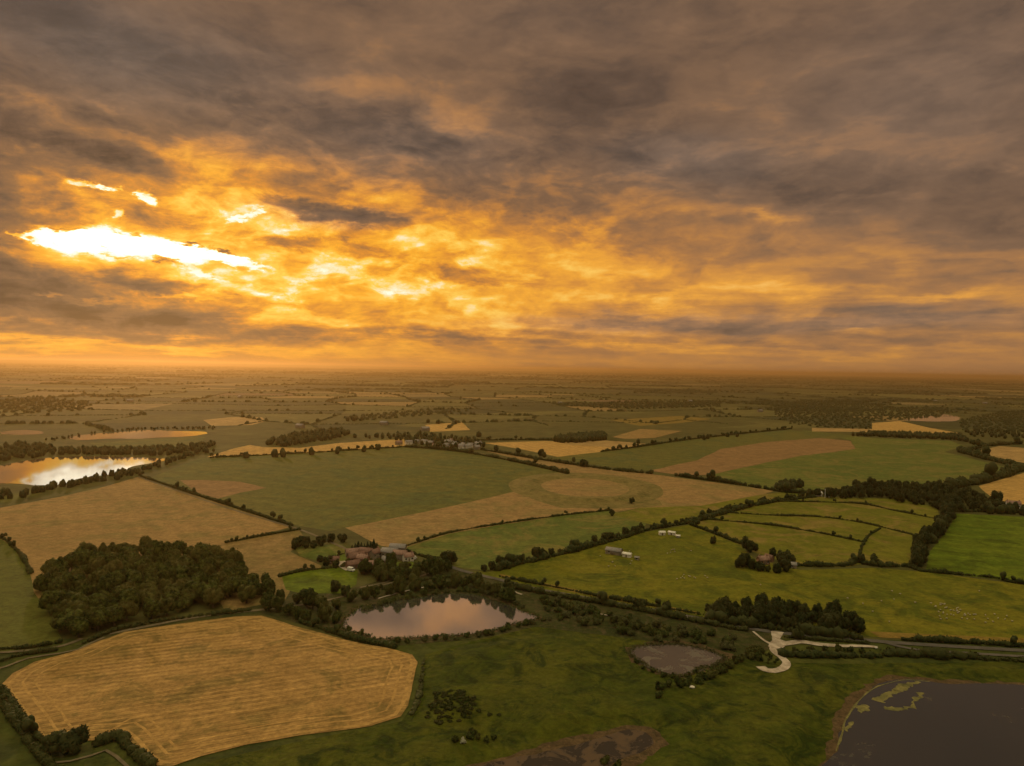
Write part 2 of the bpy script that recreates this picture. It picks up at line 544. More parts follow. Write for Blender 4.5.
WOODP = [make_proto(20 + i, 4.5 + .5 * (i % 3), 9.4 + 1.0 * (i % 4), FOL_WOOD, 20 + i % 4, 1100, .30, .14) for i in range(8)]
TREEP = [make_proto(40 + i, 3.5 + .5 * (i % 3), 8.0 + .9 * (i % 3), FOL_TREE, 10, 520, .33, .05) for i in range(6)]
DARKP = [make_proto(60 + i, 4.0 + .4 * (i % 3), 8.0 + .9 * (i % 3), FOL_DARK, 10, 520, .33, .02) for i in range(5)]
COUNT = {}
OVER = []
def place_tree(proto, x, y, s, label, group, cat='tree', z=0.0, sz=1.0, name=None):
    kind, cm, tm = proto
    if kind == 'broadleaf_tree' and COUNT.get(kind, 0) >= 300:
        OVER.append((cm, x, y, s, sz)); return None
    r_ = bpy.data.objects.new(name or kind, None)
    r_.empty_display_size = 1
    r_.location = (x, y, z); r_.rotation_euler = (0, 0, rng.uniform(0, 6.28)); r_.scale = (s, s, s * sz)
    COL.objects.link(r_)
    link('crown', cm, r_)
    if tm: link('trunk', tm, r_)
    tag(r_, label, cat, group)
    COUNT[kind] = COUNT.get(kind, 0) + 1
    return r_

def scatter(poly_px, spacing, n=None, jitter=.35, world=False):
    P = [tuple(p) for p in (poly_px if world else GP(poly_px))]
    xs = [p[0] for p in P]; ys = [p[1] for p in P]
    out = []
    row = 0
    y = min(ys)
    while y < max(ys):
        x = min(xs) + (spacing / 2 if row % 2 else 0)
        while x < max(xs):
            qx = x + rng.uniform(-jitter, jitter) * spacing; qy = y + rng.uniform(-jitter, jitter) * spacing
            if inside(np.array([qx]), np.array([qy]), P)[0]: out.append((qx, qy))
            x += spacing
        y += spacing * .87; row += 1
    rng.shuffle(out)
    return out[:n] if n else out

def along(px, spacing, jit=1.5):
    P = smooth_line(GP(px), 1.0)
    out = []; acc = 0; nxt = 0
    for i in range(1, len(P)):
        acc += (P[i] - P[i - 1]).length
        if acc >= nxt:
            out.append((P[i].x + rng.uniform(-jit, jit), P[i].y + rng.uniform(-jit, jit)))
            nxt = acc + spacing * rng.uniform(.7, 1.4)
    return out

def bush_proto(seed, r, h, mat, kind='bush', nleaf=160, leaf=.22):
    return (kind, crown_mesh(seed, r, h * 1.15, -h * .12, 4, nleaf, mat, leaf, name='foliage'), None)

def place_bush(proto, x, y, s, label, group, sz=1.0, cat='bush', name=None):
    kind, cm, _ = proto
    o = link(name or kind, cm, None, (x, y, gz(x, y)))
    o.rotation_euler = (0, 0, rng.uniform(0, 6.28)); o.scale = (s * rng.uniform(.85, 1.2), s * rng.uniform(.85, 1.2), s * sz)
    tag(o, label, cat, group)
    COUNT[kind] = COUNT.get(kind, 0) + 1
    return o
BUSHP = [bush_proto(80 + i, 1.9, 2.4, FOL_BUSH) for i in range(5)]
BUSHD = [bush_proto(90 + i, 1.9, 2.4, FOL_TREE) for i in range(4)]

def hedge(px, w, h, label, gap=0.05, mat=None, trees=0.022, world=False, name='hedge', sub=1, leafn=9):
    rn = np.random.RandomState(abs(hash(label)) % 1000 if False else len(label) * 37 + int(px[0][0]) % 97)
    P = smooth_line([Vector(p) for p in px] if world else GP(px), w * .45)
    o0 = P[0]
    acc = Acc()
    for p in P:
        if rn.rand() < gap: continue
        k = .70 + .55 * rn.rand() ** 2 + .8 * noise.noise(Vector((p.x * .05, p.y * .05, 5))) + .3 * noise.noise(Vector((p.x * .3, p.y * .3, 8)))
        k = max(.45, k)
        c = np.array([p.x - o0.x + rn.normal() * w * .12, p.y - o0.y + rn.normal() * w * .12, h * k * .42])
        c[2] += gz(p.x, p.y)
        V, F = lobe(c, (w * .62 * k, w * .62 * k, h * k * .60), sub, rn, .35)
        acc.tri(V, F)
        if leafn:
            d = rn.normal(size=(leafn, 3)); d /= np.linalg.norm(d, axis=1)[:, None]; d[:, 2] = np.abs(d[:, 2])
            leaves(acc, c + d * np.array([w * .66 * k, w * .66 * k, h * k * .64]), .09 * (w + h) * .5 + .1, rn)
        if trees and rn.rand() < trees:
            th = h * rn.uniform(1.4, 2.4); tr = th * .42
            for q in range(3):
                V, F = lobe(c + np.array([rn.normal() * tr * .35, rn.normal() * tr * .35, th * .5 + rn.rand() * th * .3]), (tr * .7, tr * .7, th * .38), 2, rn, .35)
                acc.tri(V, F)
    ob = link(name, acc.mesh('foliage', mat or FOL_HEDGE), None, (o0.x, o0.y, 0))
    tag(ob, label, 'hedge')
    return ob

# ------------------------------------------------------------------ ground
def big_ground():
    xs = np.concatenate([-np.geomspace(42000, 200, 28), np.arange(-150, 151, 50), np.geomspace(200, 42000, 28)])
    ys = np.concatenate([[-3000, -1000, -300, 0], np.arange(60, 900, 60), np.geomspace(900, 42000, 30)])
    X, Y = np.meshgrid(xs, ys)
    V = np.stack([X.ravel(), Y.ravel(), X.ravel() * 0], 1)
    n = len(xs)
    F = [(j * n + i, j * n + i + 1, (j + 1) * n + i + 1, (j + 1) * n + i) for j in range(len(ys) - 1) for i in range(n - 1)]
    o = link('ground', mesh_np('ground', V, [np.array(F)], GROUND))
    tag(o, 'open green plain reaching to the horizon', None, None, 'structure')
big_ground()

# distant patchwork of fields with hedgerows between them
far = Acc()              # trees and hedges of the far plain: stuff
frn = np.random.RandomState(5)
def far_blob(x, y, r, h, sub=1, z=0):
    V0, F0 = ICO[sub]
    d = 1 + (frn.rand(len(V0)) - .5) * .5
    far.tri(V0 * d[:, None] * np.array([r, r, h * .58]) + np.array([x, y, h * .42 + z]), F0)

# low-poly unit (octahedron-like) for the farthest
OV = np.array([(1, 0, 0), (.3, .95, 0), (-.8, .6, 0), (-.8, -.6, 0), (.3, -.95, 0), (0, 0, 1.0), (.8, 0, .7), (-.3, .6, .75), (-.3, -.6, .72)])
OF = np.array([(0, 1, 6), (1, 7, 6), (1, 2, 7), (2, 3, 7), (3, 8, 7), (3, 4, 8), (4, 0, 6), (4, 6, 8), (6, 7, 5), (7, 8, 5), (8, 6, 5)])
def far_bit(x, y, r, h):
    a = frn.rand() * 6.28; c, s = math.cos(a), math.sin(a)
    M = np.array([[c, s, 0], [-s, c, 0], [0, 0, 1]])
    d = 1 + (frn.rand(len(OV)) - .5) * .35
    far.tri((OV * d[:, None]) @ M * np.array([r, r * .8, h]) + np.array([x, y, -.3]), OF)

# area where traced fields already stand (no random hedges there)
TRACED = [tuple(p) for p in GP([(-300, 900), (-300, 470), (0, 440), (200, 424), (400, 432), (470, 428), (600, 424), (760, 424), (880, 416), (1024, 424), (1400, 440), (1400, 900)])]
def in_traced(x, y): return inside(np.array([x]), np.array([y]), TRACED)[0]

def patchwork(y0, y1, cell, ang, seed, hedge_p, step, rr, hh, z, tree_p):
    rn = np.random.RandomState(seed)
    ca, sa = math.cos(ang), math.sin(ang)
    n = int(y1 * 1.25 / cell[0]) + 2; m = int(y1 * 1.2 / cell[1]) + 2
    pts = {}
    def P(i, j):
        if (i, j) not in pts:
            u = (i - n / 2 + rn.uniform(-.3, .3)) * cell[0] * 2; v = (j - 2 + rn.uniform(-.3, .3)) * cell[1] * 1.1
            pts[(i, j)] = (u * ca - v * sa, u * sa + v * ca)
        return pts[(i, j)]
    mats = [FARG, FARD, FARO, TANF, GOLDF, PINKF, FARG]
    w = np.array([.28, .33, .15, .09, .04, .05, .06]); w = w / w.sum()
    V = []; F = []; mi = []
    for j in range(m):
        for i in range(n):
            q = [P(i, j), P(i + 1, j), P(i + 1, j + 1), P(i, j + 1)]
            cx = sum(p[0] for p in q) / 4; cy = sum(p[1] for p in q) / 4
            if not (y0 < cy < y1 and abs(cx) < cy * .86 + 150): continue
            k = len(V)
            V += [(p[0], p[1], z) for p in q]
            F.append([k, k + 1, k + 2, k + 3]); mi.append(int(rn.choice(7, p=w)))
            wood = rn.rand() < tree_p * (1.6 if cx > cy * .3 else 1.0)
            if wood:
                mi[-1] = 1
                L = min(cell)
                for _ in range(int(60 if cy < 9000 else 24)):
                    s_, t_ = rn.rand(), rn.rand()
                    x = (1 - s_) * (1 - t_) * q[0][0] + s_ * (1 - t_) * q[1][0] + s_ * t_ * q[2][0] + (1 - s_) * t_ * q[3][0]
                    y = (1 - s_) * (1 - t_) * q[0][1] + s_ * (1 - t_) * q[1][1] + s_ * t_ * q[2][1] + (1 - s_) * t_ * q[3][1]
                    if in_traced(x, y): continue
                    if rn.rand() < .9: far_bit(x, y, L * .09, hh * 1.5)
            for (a, b) in ((q[0], q[1]), (q[0], q[3])):
                if rn.rand() > hedge_p: continue
                L = math.dist(a, b); st = step
                big = rn.rand() < .2
                for t in np.arange(0, 1, st / L):
                    if rn.rand() < .12: continue
                    x = a[0] + (b[0] - a[0]) * t + rn.normal() * 1.5; y = a[1] + (b[1] - a[1]) * t + rn.normal() * 1.5
                    if in_traced(x, y): continue
                    tall = rn.rand() < (.45 if big else .06)
                    far_bit(x, y, rr * (1.25 if tall else .85), hh * (rn.uniform(1.0, 1.8) if tall else .45))
    return V, F, mi, mats

allV, allF, allM = [], [], []
mats7 = None
for args in ((850, 3200, (110, 190), R(14), 3, .8, 6.2, 4.4, 4.6, .02, .05),
             (3200, 9000, (240, 340), R(-9), 4, .7, 12, 8.5, 5.6, .04, .11),
             (9000, 26000, (520, 760), R(8), 6, .7, 42, 26, 13, .08, .16)):
    V, F, mi, mats7 = patchwork(*args)
    k = sum(len(v) for v in allV)
    allV.append(np.array(V)); allF.append(np.array(F) + k); allM += mi
o = link('farmland', mesh_np('farmland', np.concatenate(allV), [np.concatenate(allF)], mats7, allM))
tag(o, 'patchwork of small distant fields across the plain', None, None, 'structure')

# low hills on the horizon
def hills():
    V = []; F = []
    n = 160
    prof = []
    for i in range(n + 1):
        a = R(-46) + R(92) * i / n
        h = 26 + 55 * max(0, noise.fractal(Vector((a * 3.2, 1.3, 0)), 1, 2, 4) + .25) + (62 * math.exp(-((a + .42) / .30) ** 2))
        prof.append((a, h))
    rows = [(29000, 0), (31000, .45), (33000, .9), (35000, 1.0), (38000, .6), (40500, 0)]
    for (d, k) in rows:
        for (a, h) in prof:
            V.append((math.sin(a) * d, math.cos(a) * d, -1 + k * h * (1 + .25 * noise.noise(Vector((a * 40, d * .001, 2))))))
    for r_ in range(len(rows) - 1):
        for i in range(n):
            F.append([r_ * (n + 1) + i, r_ * (n + 1) + i + 1, (r_ + 1) * (n + 1) + i + 1, (r_ + 1) * (n + 1) + i])
    me = mesh_np('hills', V, [np.array(F)], FARD, smooth=True)
    if me.polygons[0].normal.z < 0: me.flip_normals()
    tag(link('hills', me), 'low hazy ridge along the horizon', None, None, 'structure')
hills()

# ------------------------------------------------------------------ traced fields
Z = .12
def field(px, mat, label, z=Z, amp=1.0, step=10, freq=.02, seed=0.0, curve=False):
    return sheet('field', px, mat, z, label, step, amp, freq, curve, seed=seed)

# mid-distance ground under everything traced
sheet('field', [(-200, 480), (0, 446), (200, 436), (300, 430), (470, 430), (620, 428), (800, 428), (1040, 440), (1300, 470), (1300, 640), (-200, 640)], FARG, .06, 'green farmland around the traced fields', 40, 3)
STUB = [(1, 685), (12, 674), (35, 662), (70, 653), (100, 641), (125, 632), (180, 624), (235, 617), (262, 616), (300, 628), (345, 640), (395, 650), (412, 655), (417, 663), (413, 685), (408, 706), (400, 717), (370, 727), (300, 736), (250, 745), (200, 757), (172, 767), (153, 766), (135, 748), (118, 733), (106, 735), (94, 741), (70, 742), (42, 744), (28, 728), (12, 706), (4, 694)]
field(STUB, STUBBLE, 'golden stubble field in the left foreground', .20, .6, 5, .08)
field([(-60, 522), (0, 508), (60, 497), (100, 488), (138, 477), (175, 489), (230, 507), (292, 527), (258, 536), (225, 544), (120, 580), (33, 600), (30, 572), (14, 548), (0, 539), (-60, 520)], WHEAT, 'ripe wheat field behind the wood', .14)
field([(225, 544), (300, 530), (306, 540), (290, 552), (322, 566), (318, 573), (292, 586), (285, 600), (225, 612), (190, 560)], WHEAT2, 'dull wheat field between the wood and the farm', .15)
field([(-120, 545), (0, 539), (14, 548), (30, 572), (35, 592), (62, 641), (0, 653), (-120, 660)], GRASSL, 'smooth grass field left of the wood', .15)
field([(150, 478), (200, 458), (300, 453), (400, 447), (470, 453), (520, 463), (570, 474), (545, 484), (500, 495), (430, 511), (345, 528), (330, 531), (295, 525), (230, 505), (185, 490)], LEAF, 'large green crop field in the middle distance', .16, 1.5)
field([(180, 480), (205, 480), (240, 482), (267, 488), (240, 493), (218, 499), (198, 493)], PINK, 'reddish bare patch in the green crop field', .20, 1.5)
field([(207, 457), (232, 449), (250, 445), (262, 447), (300, 448), (340, 443), (405, 439), (408, 446), (330, 452), (240, 456)], GOLD, 'narrow golden strip beyond the green crop field', .16, 1.0)
field([(345, 528), (430, 511), (500, 495), (545, 484), (570, 475), (545, 466), (500, 455), (486, 451), (510, 453), (560, 462), (610, 470), (650, 474), (740, 486), (775, 491), (760, 496), (700, 508), (640, 508), (615, 513), (560, 517), (500, 525), (450, 534), (402, 549), (380, 546)], BROWN, 'pale brown crop field round the earthwork', .17, 1.5)
field([(402, 549), (450, 534), (500, 525), (580, 513), (612, 511), (648, 520), (640, 533), (600, 541), (560, 553), (520, 563), (488, 571), (450, 566), (425, 558)], MEADOW, 'smooth green meadow beyond the road', .18)
PAST = [(470, 572), (490, 570), (560, 553), (640, 533), (690, 525), (740, 545), (755, 560), (800, 570), (870, 568), (925, 572), (1024, 585), (1200, 598), (1200, 652), (1024, 645), (880, 638), (780, 631), (700, 617), (640, 607), (600, 600), (540, 590)]
field(PAST, LIME, 'broad yellow green sheep pasture', .18)
field([(612, 515), (640, 508), (700, 506), (760, 495), (795, 491), (815, 494), (775, 501), (740, 508), (700, 519), (655, 526)], LIME2, 'narrow olive field below the earthwork', .20)
field([(690, 523), (740, 508), (775, 500), (820, 497), (900, 499), (938, 508), (940, 520), (915, 548), (908, 566), (862, 564), (847, 567), (800, 567), (755, 553), (722, 536)], LIME2, 'hedged olive pasture of long curved strips', .19)
field([(955, 514), (1024, 517), (1200, 520), (1200, 600), (1024, 584), (995, 579), (925, 572), (930, 552), (948, 530)], BRIGHT, 'vivid green meadow at the right', .19)
field([(978, 486), (1024, 473), (1200, 450), (1200, 505), (1024, 506), (1003, 507)], GOLD, 'golden field behind the right wood', .18)
field([(966, 453), (1000, 446), (1024, 448), (1200, 455), (1200, 478), (1024, 463), (990, 457)], TAN, 'pale tan field in a bend of the wood', .18)
field([(552, 458), (600, 452), (625, 449), (678, 441), (737, 435), (788, 430), (860, 436), (820, 440), (767, 442), (721, 449), (698, 460), (649, 471), (600, 466)], LEAF, 'green field above the long hedge', .18, 2)
field([(649, 471), (698, 460), (721, 449), (767, 442), (820, 438), (850, 441), (856, 449), (800, 456), (760, 464), (710, 475), (680, 475)], PINK, 'reddish brown field in the right middle distance', .185, 2)
field([(705, 476), (760, 464), (800, 456), (856, 449), (850, 440), (800, 430), (870, 438), (950, 441), (965, 446), (945, 452), (1000, 466), (1024, 471), (960, 483), (900, 486), (850, 488), (800, 496), (788, 493), (740, 485)], MEADOW, 'rolling green field before the right wood', .16, 2)
field([(484, 443), (545, 441), (620, 443), (648, 445), (600, 452), (558, 457), (520, 449)], GOLD, 'golden field with a lone tree beyond the village', .165, 1)
field([(560, 444), (600, 440), (648, 444), (618, 448)], TAN, 'tan field beside the far copse', .19, 1)
field([(612, 437), (640, 429), (682, 431), (655, 438), (625, 439)], WHEAT, 'small wheat field behind the far copse', .17, 1)
field([(872, 423), (900, 421), (930, 428), (964, 434), (940, 437), (872, 432)], GOLD, 'golden field before the far woods', .17, 1)
field([(812, 428), (872, 429), (872, 432), (812, 431.5)], TAN, 'thin tan strip before the far woods', .17, .5)
field([(203, 420), (232, 417), (262, 417.5), (267, 421), (252, 425), (212, 426)], TAN, 'oval tan field beyond the village', .17, 1)
field([(0, 498), (30, 490), (60, 487), (40, 494), (10, 502), (-60, 510), (-60, 500)], LEAF, 'narrow green strip below the lake', .17)
field([(425, 425), (462, 422), (470, 430), (430, 432)], GOLD, 'small golden field by the village', .17, 1)
field([(395, 426), (470, 414), (560, 411), (640, 411), (545, 418), (490, 424), (440, 428)], FARO, 'olive field beyond the village', .13, 2)
field([(470, 424), (560, 413), (700, 413), (760, 424), (690, 430), (600, 432), (540, 438), (480, 441)], FARG, 'large flat green field in the distance', .15, 2)
field([(610, 420), (680, 416), (712, 419), (680, 423), (640, 426)], VERGE, 'yellowed field in the distance', .17, 1)
field([(0, 455), (15, 450), (60, 448), (30, 456), (-40, 462)], LEAF, 'green strip above the left lake', .16)
field([(90, 443), (205, 437), (200, 444), (170, 450), (100, 449)], LEAF, 'green strip between the two left lakes', .16)
field([(500, 574), (560, 586.5), (640, 602), (700, 612.5), (700, 615.5), (640, 605.5), (560, 590), (500, 577)], VERGE, 'straw coloured verge along the pasture', .22, .5)
field([(870, 632), (1024, 639), (1200, 646), (1200, 652), (1024, 645), (880, 638)], VERGE, 'golden verge at the pasture foot', .22, .5)

def inset_lines():
    P = rough_poly(GP(STUB), 6, .6, .05, True)
    if shoelace(P) < 0: P.reverse()
    n = len(P)
    for k, (d, w, lab) in enumerate(((2.2, 1.5, 'outer headland line of the stubble field'), (6.5, .9, 'middle headland line of the stubble field'), (10.5, .9, 'inner headland line of the stubble field'))):
        Q = []
        for i in range(n):
            a = P[(i - 4) % n]; b = P[(i + 4) % n]; e = (b - a).normalized()
            Q.append(P[i] + Vector((-e.y, e.x)) * d)
        Q.append(Q[0].copy())
        strip('field', Q, w, TRAM, .22 + .005 * k, lab, world=True, step=8, wob=.7)
TRAM = field_mat('pale_stubble', (.46, .28, .095), (.36, .21, .065), None, .08, .5)
inset_lines()
# farm ground
field([(283, 575), (300, 570), (345, 566), (358, 572), (356, 585), (340, 594), (300, 594), (285, 590)], BRIGHT, 'bright green paddock before the farm', .20)
field([(295, 548), (340, 544), (352, 552), (340, 560), (318, 561), (300, 556)], MEADOW, 'small paddock behind the farm', .19)
field([(328, 556), (345, 553), (352, 559), (344, 562), (330, 561)], GARDEN, 'small lawn beside the farm', .22, .4)
field([(395, 563), (412, 561), (420, 570), (405, 578), (392, 574)], GARDEN, 'garden right of the farm', .22, .4)
sheet('path', [(336, 562), (347, 561), (352, 568), (346, 571), (337, 566)], TRACK, .26, 'pale farmyard left of the red roofs', 3, .3)

# scrubby land from the farm past the road
SCR = [(60, 652), (120, 630), (250, 606), (262, 592), (290, 590), (345, 590), (400, 575), (450, 566), (500, 580), (560, 592), (640, 606), (700, 618), (770, 632), (772, 645), (740, 672), (700, 690), (650, 700), (560, 640), (530, 628), (470, 640), (400, 645), (340, 636), (300, 624), (262, 613), (180, 622), (100, 640)]
sheet('ground', SCR, SCRUB, .10, 'scrubby ground along the road and round the ponds', 8, 1.5)

# foreground pasture with hummocks
def hum(x, y):
    f = noise.fractal(Vector((x * .035, y * .035, 7)), 1.0, 2.0, 4)
    g = noise.noise(Vector((x * .010, y * .012, 2)))
    return max(0, 1.3 + f * 1.3 + g * 2.2)
POND5 = [(630, 650), (650, 645), (682, 645), (715, 653), (724, 660), (703, 669), (681, 676), (660, 673), (646, 666), (635, 660)]
POND6 = [(470, 772), (520, 757), (560, 748), (600, 738), (628, 731), (647, 734), (652, 743), (640, 753), (612, 764), (590, 775), (530, 790)]
LOOP = [(752, 655), (796, 655), (798, 676), (752, 676)]
LAKE7 = [(818, 775), (838, 750), (843, 722), (860, 698), (880, 684), (905, 679), (950, 683), (1024, 686), (1150, 688), (1300, 800), (1300, 1000), (700, 1000)]
FGP = [(425, 655), (470, 642), (535, 627), (590, 634), (640, 640), (760, 662), (850, 664), (1024, 662), (1200, 668), (1200, 720), (900, 900), (200, 900), (170, 775), (200, 764), (300, 742), (402, 722), (417, 700), (423, 668)]
sheet('ground', FGP, PASTURE, .13, 'rough foreground pasture', 10, .5)
relief('ground', FGP, PASTURE, .16, 2.6, hum, 16, 'hummocky grass of the foreground pasture', holes=[[(x, y) for x, y in POND5], POND6, LAKE7, LOOP], hole_fade=7)

_fgp = [tuple(p) for p in GP(FGP)]; _fgh = [[tuple(p) for p in GP(h)] for h in (POND5, POND6, LAKE7, LOOP)]
def gz(x, y):
    X = np.array([x]); Y = np.array([y])
    if not inside(X, Y, _fgp)[0]: return 0.0
    f = min(1.0, dist_edge(X, Y, _fgp)[0] / 16)
    for h in _fgh:
        if inside(X, Y, h)[0]: return 0.0
        f = max(0.0, min(f, (dist_edge(X, Y, h)[0] - 6) / 7))
    return .16 + hum(x, y) * f * f * (3 - 2 * f)

# henge: circular bank of an old earthwork
def henge():
    c = G(585, 487); V = []; F = []
    n = 96; R0 = 62
    prof = [(-15, 0), (-9, .9), (-4, 1.9), (0, 2.1), (4, 1.6), (8, .6), (12, .15), (20, 0)]
    for i in range(n):
        a = i * 2 * math.pi / n
        gap = 1 - math.exp(-((math.sin(a) - .97) / .05) ** 2) * .8
        wob = 1 + .04 * noise.noise(Vector((math.cos(a) * 2, math.sin(a) * 2, 0)))
        for (dr, z) in prof:
            rr = (R0 + dr) * wob
            V.append((math.cos(a) * rr * .95, math.sin(a) * rr * 1.15, z * gap * (1 + .4 * noise.noise(Vector((math.cos(a) * 6, math.sin(a) * 6, dr * .1))))))
    m = len(prof)
    for i in range(n):
        for j in range(m - 1):
            F.append([i * m + j, i * m + j + 1, ((i + 1) % n) * m + j + 1, ((i + 1) % n) * m + j])
    me = mesh_np('earthwork_bank', V, [np.array(F)], RINGG, smooth=True)
    if me.polygons[0].normal.z < 0: me.flip_normals()
    o = link('terrain', me, None, (c.x, c.y, .22))
    tag(o, 'low circular bank of an old grassy earthwork', None, None, 'structure')
    sheet('field', [(c.x + math.cos(a) * 50 * .95, c.y + math.sin(a) * 50 * 1.15) for a in np.arange(0, 6.28, .2)], BROWN, .20, 'grassy middle of the circular earthwork', 8, 2, .05, world=True)
henge()
field([(515, 484), (540, 478), (548, 486), (560, 497), (610, 503), (660, 500), (665, 506), (620, 509), (560, 508), (530, 498)], RINGG, 'green ring of grass outside the earthwork', .185, 3, 8, .03)

# ------------------------------------------------------------------ waters
def pond(name, px, mat, label, z, amp, freq, step=3, curve=True, shore=None, seed=1.0):
    if shore:
        P = GP(px); c = sum(P, Vector((0, 0))) / len(P)
        Q = [p + (p - c).normalized() * shore for p in P]
        sheet('shore', Q, SHORE, z - .03, 'muddy shore of the ' + label, step, amp * 1.6, freq * 1.7, True, world=True, seed=seed + 4)
    sheet(name, px, mat, z, label, step, amp, freq, curve, seed=seed)
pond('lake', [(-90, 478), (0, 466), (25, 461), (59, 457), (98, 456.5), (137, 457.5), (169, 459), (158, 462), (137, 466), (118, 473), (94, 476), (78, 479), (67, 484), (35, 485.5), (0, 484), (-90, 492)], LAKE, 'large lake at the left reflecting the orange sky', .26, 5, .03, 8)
pond('lake', [(70, 437.5), (84, 434.5), (118, 432.5), (141, 430.5), (175, 431), (207, 432), (200, 435), (147, 438.5), (104, 439), (84, 440)], GLOWLAKE, 'narrow glowing lake beyond the large left lake', .26, 8, .02, 10)
pond('lake', [(2, 432), (25, 430), (44, 432), (40, 434.5), (8, 434.5)], GLOWLAKE, 'small far pond at the left edge', .26, 6, .03, 10)
pond('lake', [(925, 416), (944, 414.5), (960, 417.5), (955, 421), (935, 421.5), (905, 420)], GLOWLAKE, 'pale far lake among the right woods', .26, 10, .02, 14)
POND4 = [(343, 628), (347, 619), (358, 608), (385, 602), (420, 597), (450, 593.5), (480, 596), (505, 604), (524, 612), (538, 619), (514, 624), (495, 630), (465, 635), (430, 637), (383, 639), (362, 634)]
pond('pond', POND4, POND, 'still pond below the farm mirroring the sky', .16, 1.3, .12, 2, shore=1.6)
pond('pond', POND5, SHALLOW, 'silty grey pool ringed by scrub', .18, 1.6, .10, 2, shore=4)
pond('pond', POND6, PUDDLE, 'brown muddy pool at the bottom edge', .20, 1.2, .15, 2, shore=5.0)
pond('lake', LAKE7, DARKLAKE, 'dark lake in the right foreground', .22, 1.6, .10, 2, curve=False, shore=3.2)
ALG = [([(874, 700), (884, 694), (893, 690), (899, 693), (890, 698), (880, 702)], 'slanting yellow algae streak on the dark lake'),
       ([(893, 689), (904, 684), (920, 682), (912, 687), (901, 692)], 'upper algae streak near the lake top'),
       ([(884, 706.5), (896, 708), (908, 707), (914, 704), (914, 708), (900, 711), (888, 710)], 'long low algae patch on the dark lake'),
       ([(912, 704), (914, 698), (922, 693), (923, 697), (918, 702)], 'hooked algae patch on the dark lake'),
       ([(857, 709), (862, 705), (869, 707), (867, 712), (860, 714)], 'small algae patch by the lake shore'),
       ([(845, 730), (848, 722), (852, 723), (849, 733)], 'pale scum along the lake edge')]
for pl, lab in ALG:
    sheet('algae', pl, ALGAE, .25, lab, .7, 1.5, .45, True)
strip('shore', [(836, 752), (842, 735), (845, 722), (853, 709), (862, 698), (872, 690), (882, 685.5), (905, 680.5), (930, 682)], .55, ALGAE, .26, 'thin pale line of scum round the lake shore', wob=1.2, step=1.5)

# ------------------------------------------------------------------ roads and tracks
strip('road', [(440, 562), (456, 569), (478, 575), (500, 580), (515, 584), (540, 590), (580, 597), (640, 608), (700, 619), (735, 626), (770, 632), (820, 637), (870, 641), (900, 643.5), (1024, 651), (1200, 660)], 3.6, ROAD, .30, 'grey country road crossing the scene', wob=.05)
strip('road', [(870, 641), (885, 643), (900, 647), (915, 650), (1024, 657), (1200, 666)], 2.4, ROAD, .32, 'side road by the golden verge', wob=.05)
strip('track', [(776, 644), (773, 650), (777, 654.5), (783, 659), (786.5, 664), (782.5, 669), (773, 671.5), (765, 670.3), (760.5, 667)], (2.6, 4.0), TRACK, .34, 'pale gravel turning loop', step=1.2, wob=.15)
sheet('track', [(771, 632), (784, 633), (780, 640), (788, 643), (784, 648), (775, 650), (768, 647), (772, 641)], TRACK, .36, 'pale gravel junction by the road', 1.5, .4, .3)
strip('track', [(778, 645), (790, 643.5), (802, 642.5), (820, 645), (840, 646.5), (869, 647), (878, 648)], (4.5, 2.4), TRACK, .38, 'pale gravel track running right', step=1.5, wob=.4)
strip('track', [(772, 645), (764, 641), (753, 632)], (1.6, .9), TRACK, .40, 'thin gravel path climbing to the road', step=1.5)
strip('path', [(378, 599), (392, 595), (408, 591), (428, 587)], 1.3, TRACK, .34, 'pale path above the pond')
strip('path', [(480, 586), (495, 586.5), (508, 590), (522, 595)], 1.5, TRACK, .34, 'pale path right of the pond')
strip('path', [(592, 612), (600, 614.5), (609, 616)], 1.1, TRACK, .34, 'short pale path among bushes')
strip('path', [(-20, 655), (0, 653), (39, 650), (63, 646), (82, 639)], 2.0, TRACKD, .30, 'farm track below the left grass field')
strip('path', [(-20, 674), (6, 667), (29, 658.5), (59, 654), (78, 650), (92, 643), (104, 638)], 1.4, TRACKD, .32, 'narrow track beside the stubble field')
strip('path', [(48, 764), (70, 762), (92, 756), (106, 751), (116, 757), (130, 770)], 1.0, TRACKD, .34, 'track in the bottom left corner')
strip('path', [(138, 477), (175, 490), (230, 509), (297, 529), (325, 540), (350, 551)], 2.4, TRACKD, .26, 'farm track between wheat and green crop')
strip('path', [(398, 574), (392, 580), (380, 584), (360, 588)], 2.0, TRACKD, .30, 'farm drive leading down to the road')
strip('path', [(444, 566), (425, 575), (400, 581), (380, 586), (330, 600), (280, 608), (200, 617), (110, 634)], 2.2, TRACKD, .27, 'lane behind the wood and pond')

# ------------------------------------------------------------------ hedges
hedge([(-40, 528), (0, 538), (13, 547), (24, 560), (31, 574)], 1.6, 1.6, 'low dark hedge curving left of the wood')
hedge([(-40, 655), (0, 650), (30, 648), (60, 643)], 1.5, 1.5, 'low hedge along the foot of the left grass field')
hedge([(-20, 668), (20, 656), (55, 651)], 1.8, 1.8, 'hedge between the two tracks at the left')
hedge([(84, 644), (120, 630), (180, 619), (250, 611)], 2.6, 2.2, 'thick hedge between the wood and the stubble field')
hedge([(139, 476), (175, 488), (230, 506), (292, 526)], 2.0, 2.2, 'hedge with scattered small trees beside the farm track', trees=.05)
hedge([(226, 543), (262, 536), (300, 530)], 1.5, 1.6, 'short hedge between the two wheat fields')
hedge([(210, 458), (300, 453.5), (400, 447.5)], 2.2, 2.4, 'thin hedge on the far side of the green crop', trees=.05)
hedge([(400, 447), (435, 449), (470, 453.5), (520, 463), (568, 474)], 3.6, 4.2, 'dense dark hedge at the far corner of the green crop')
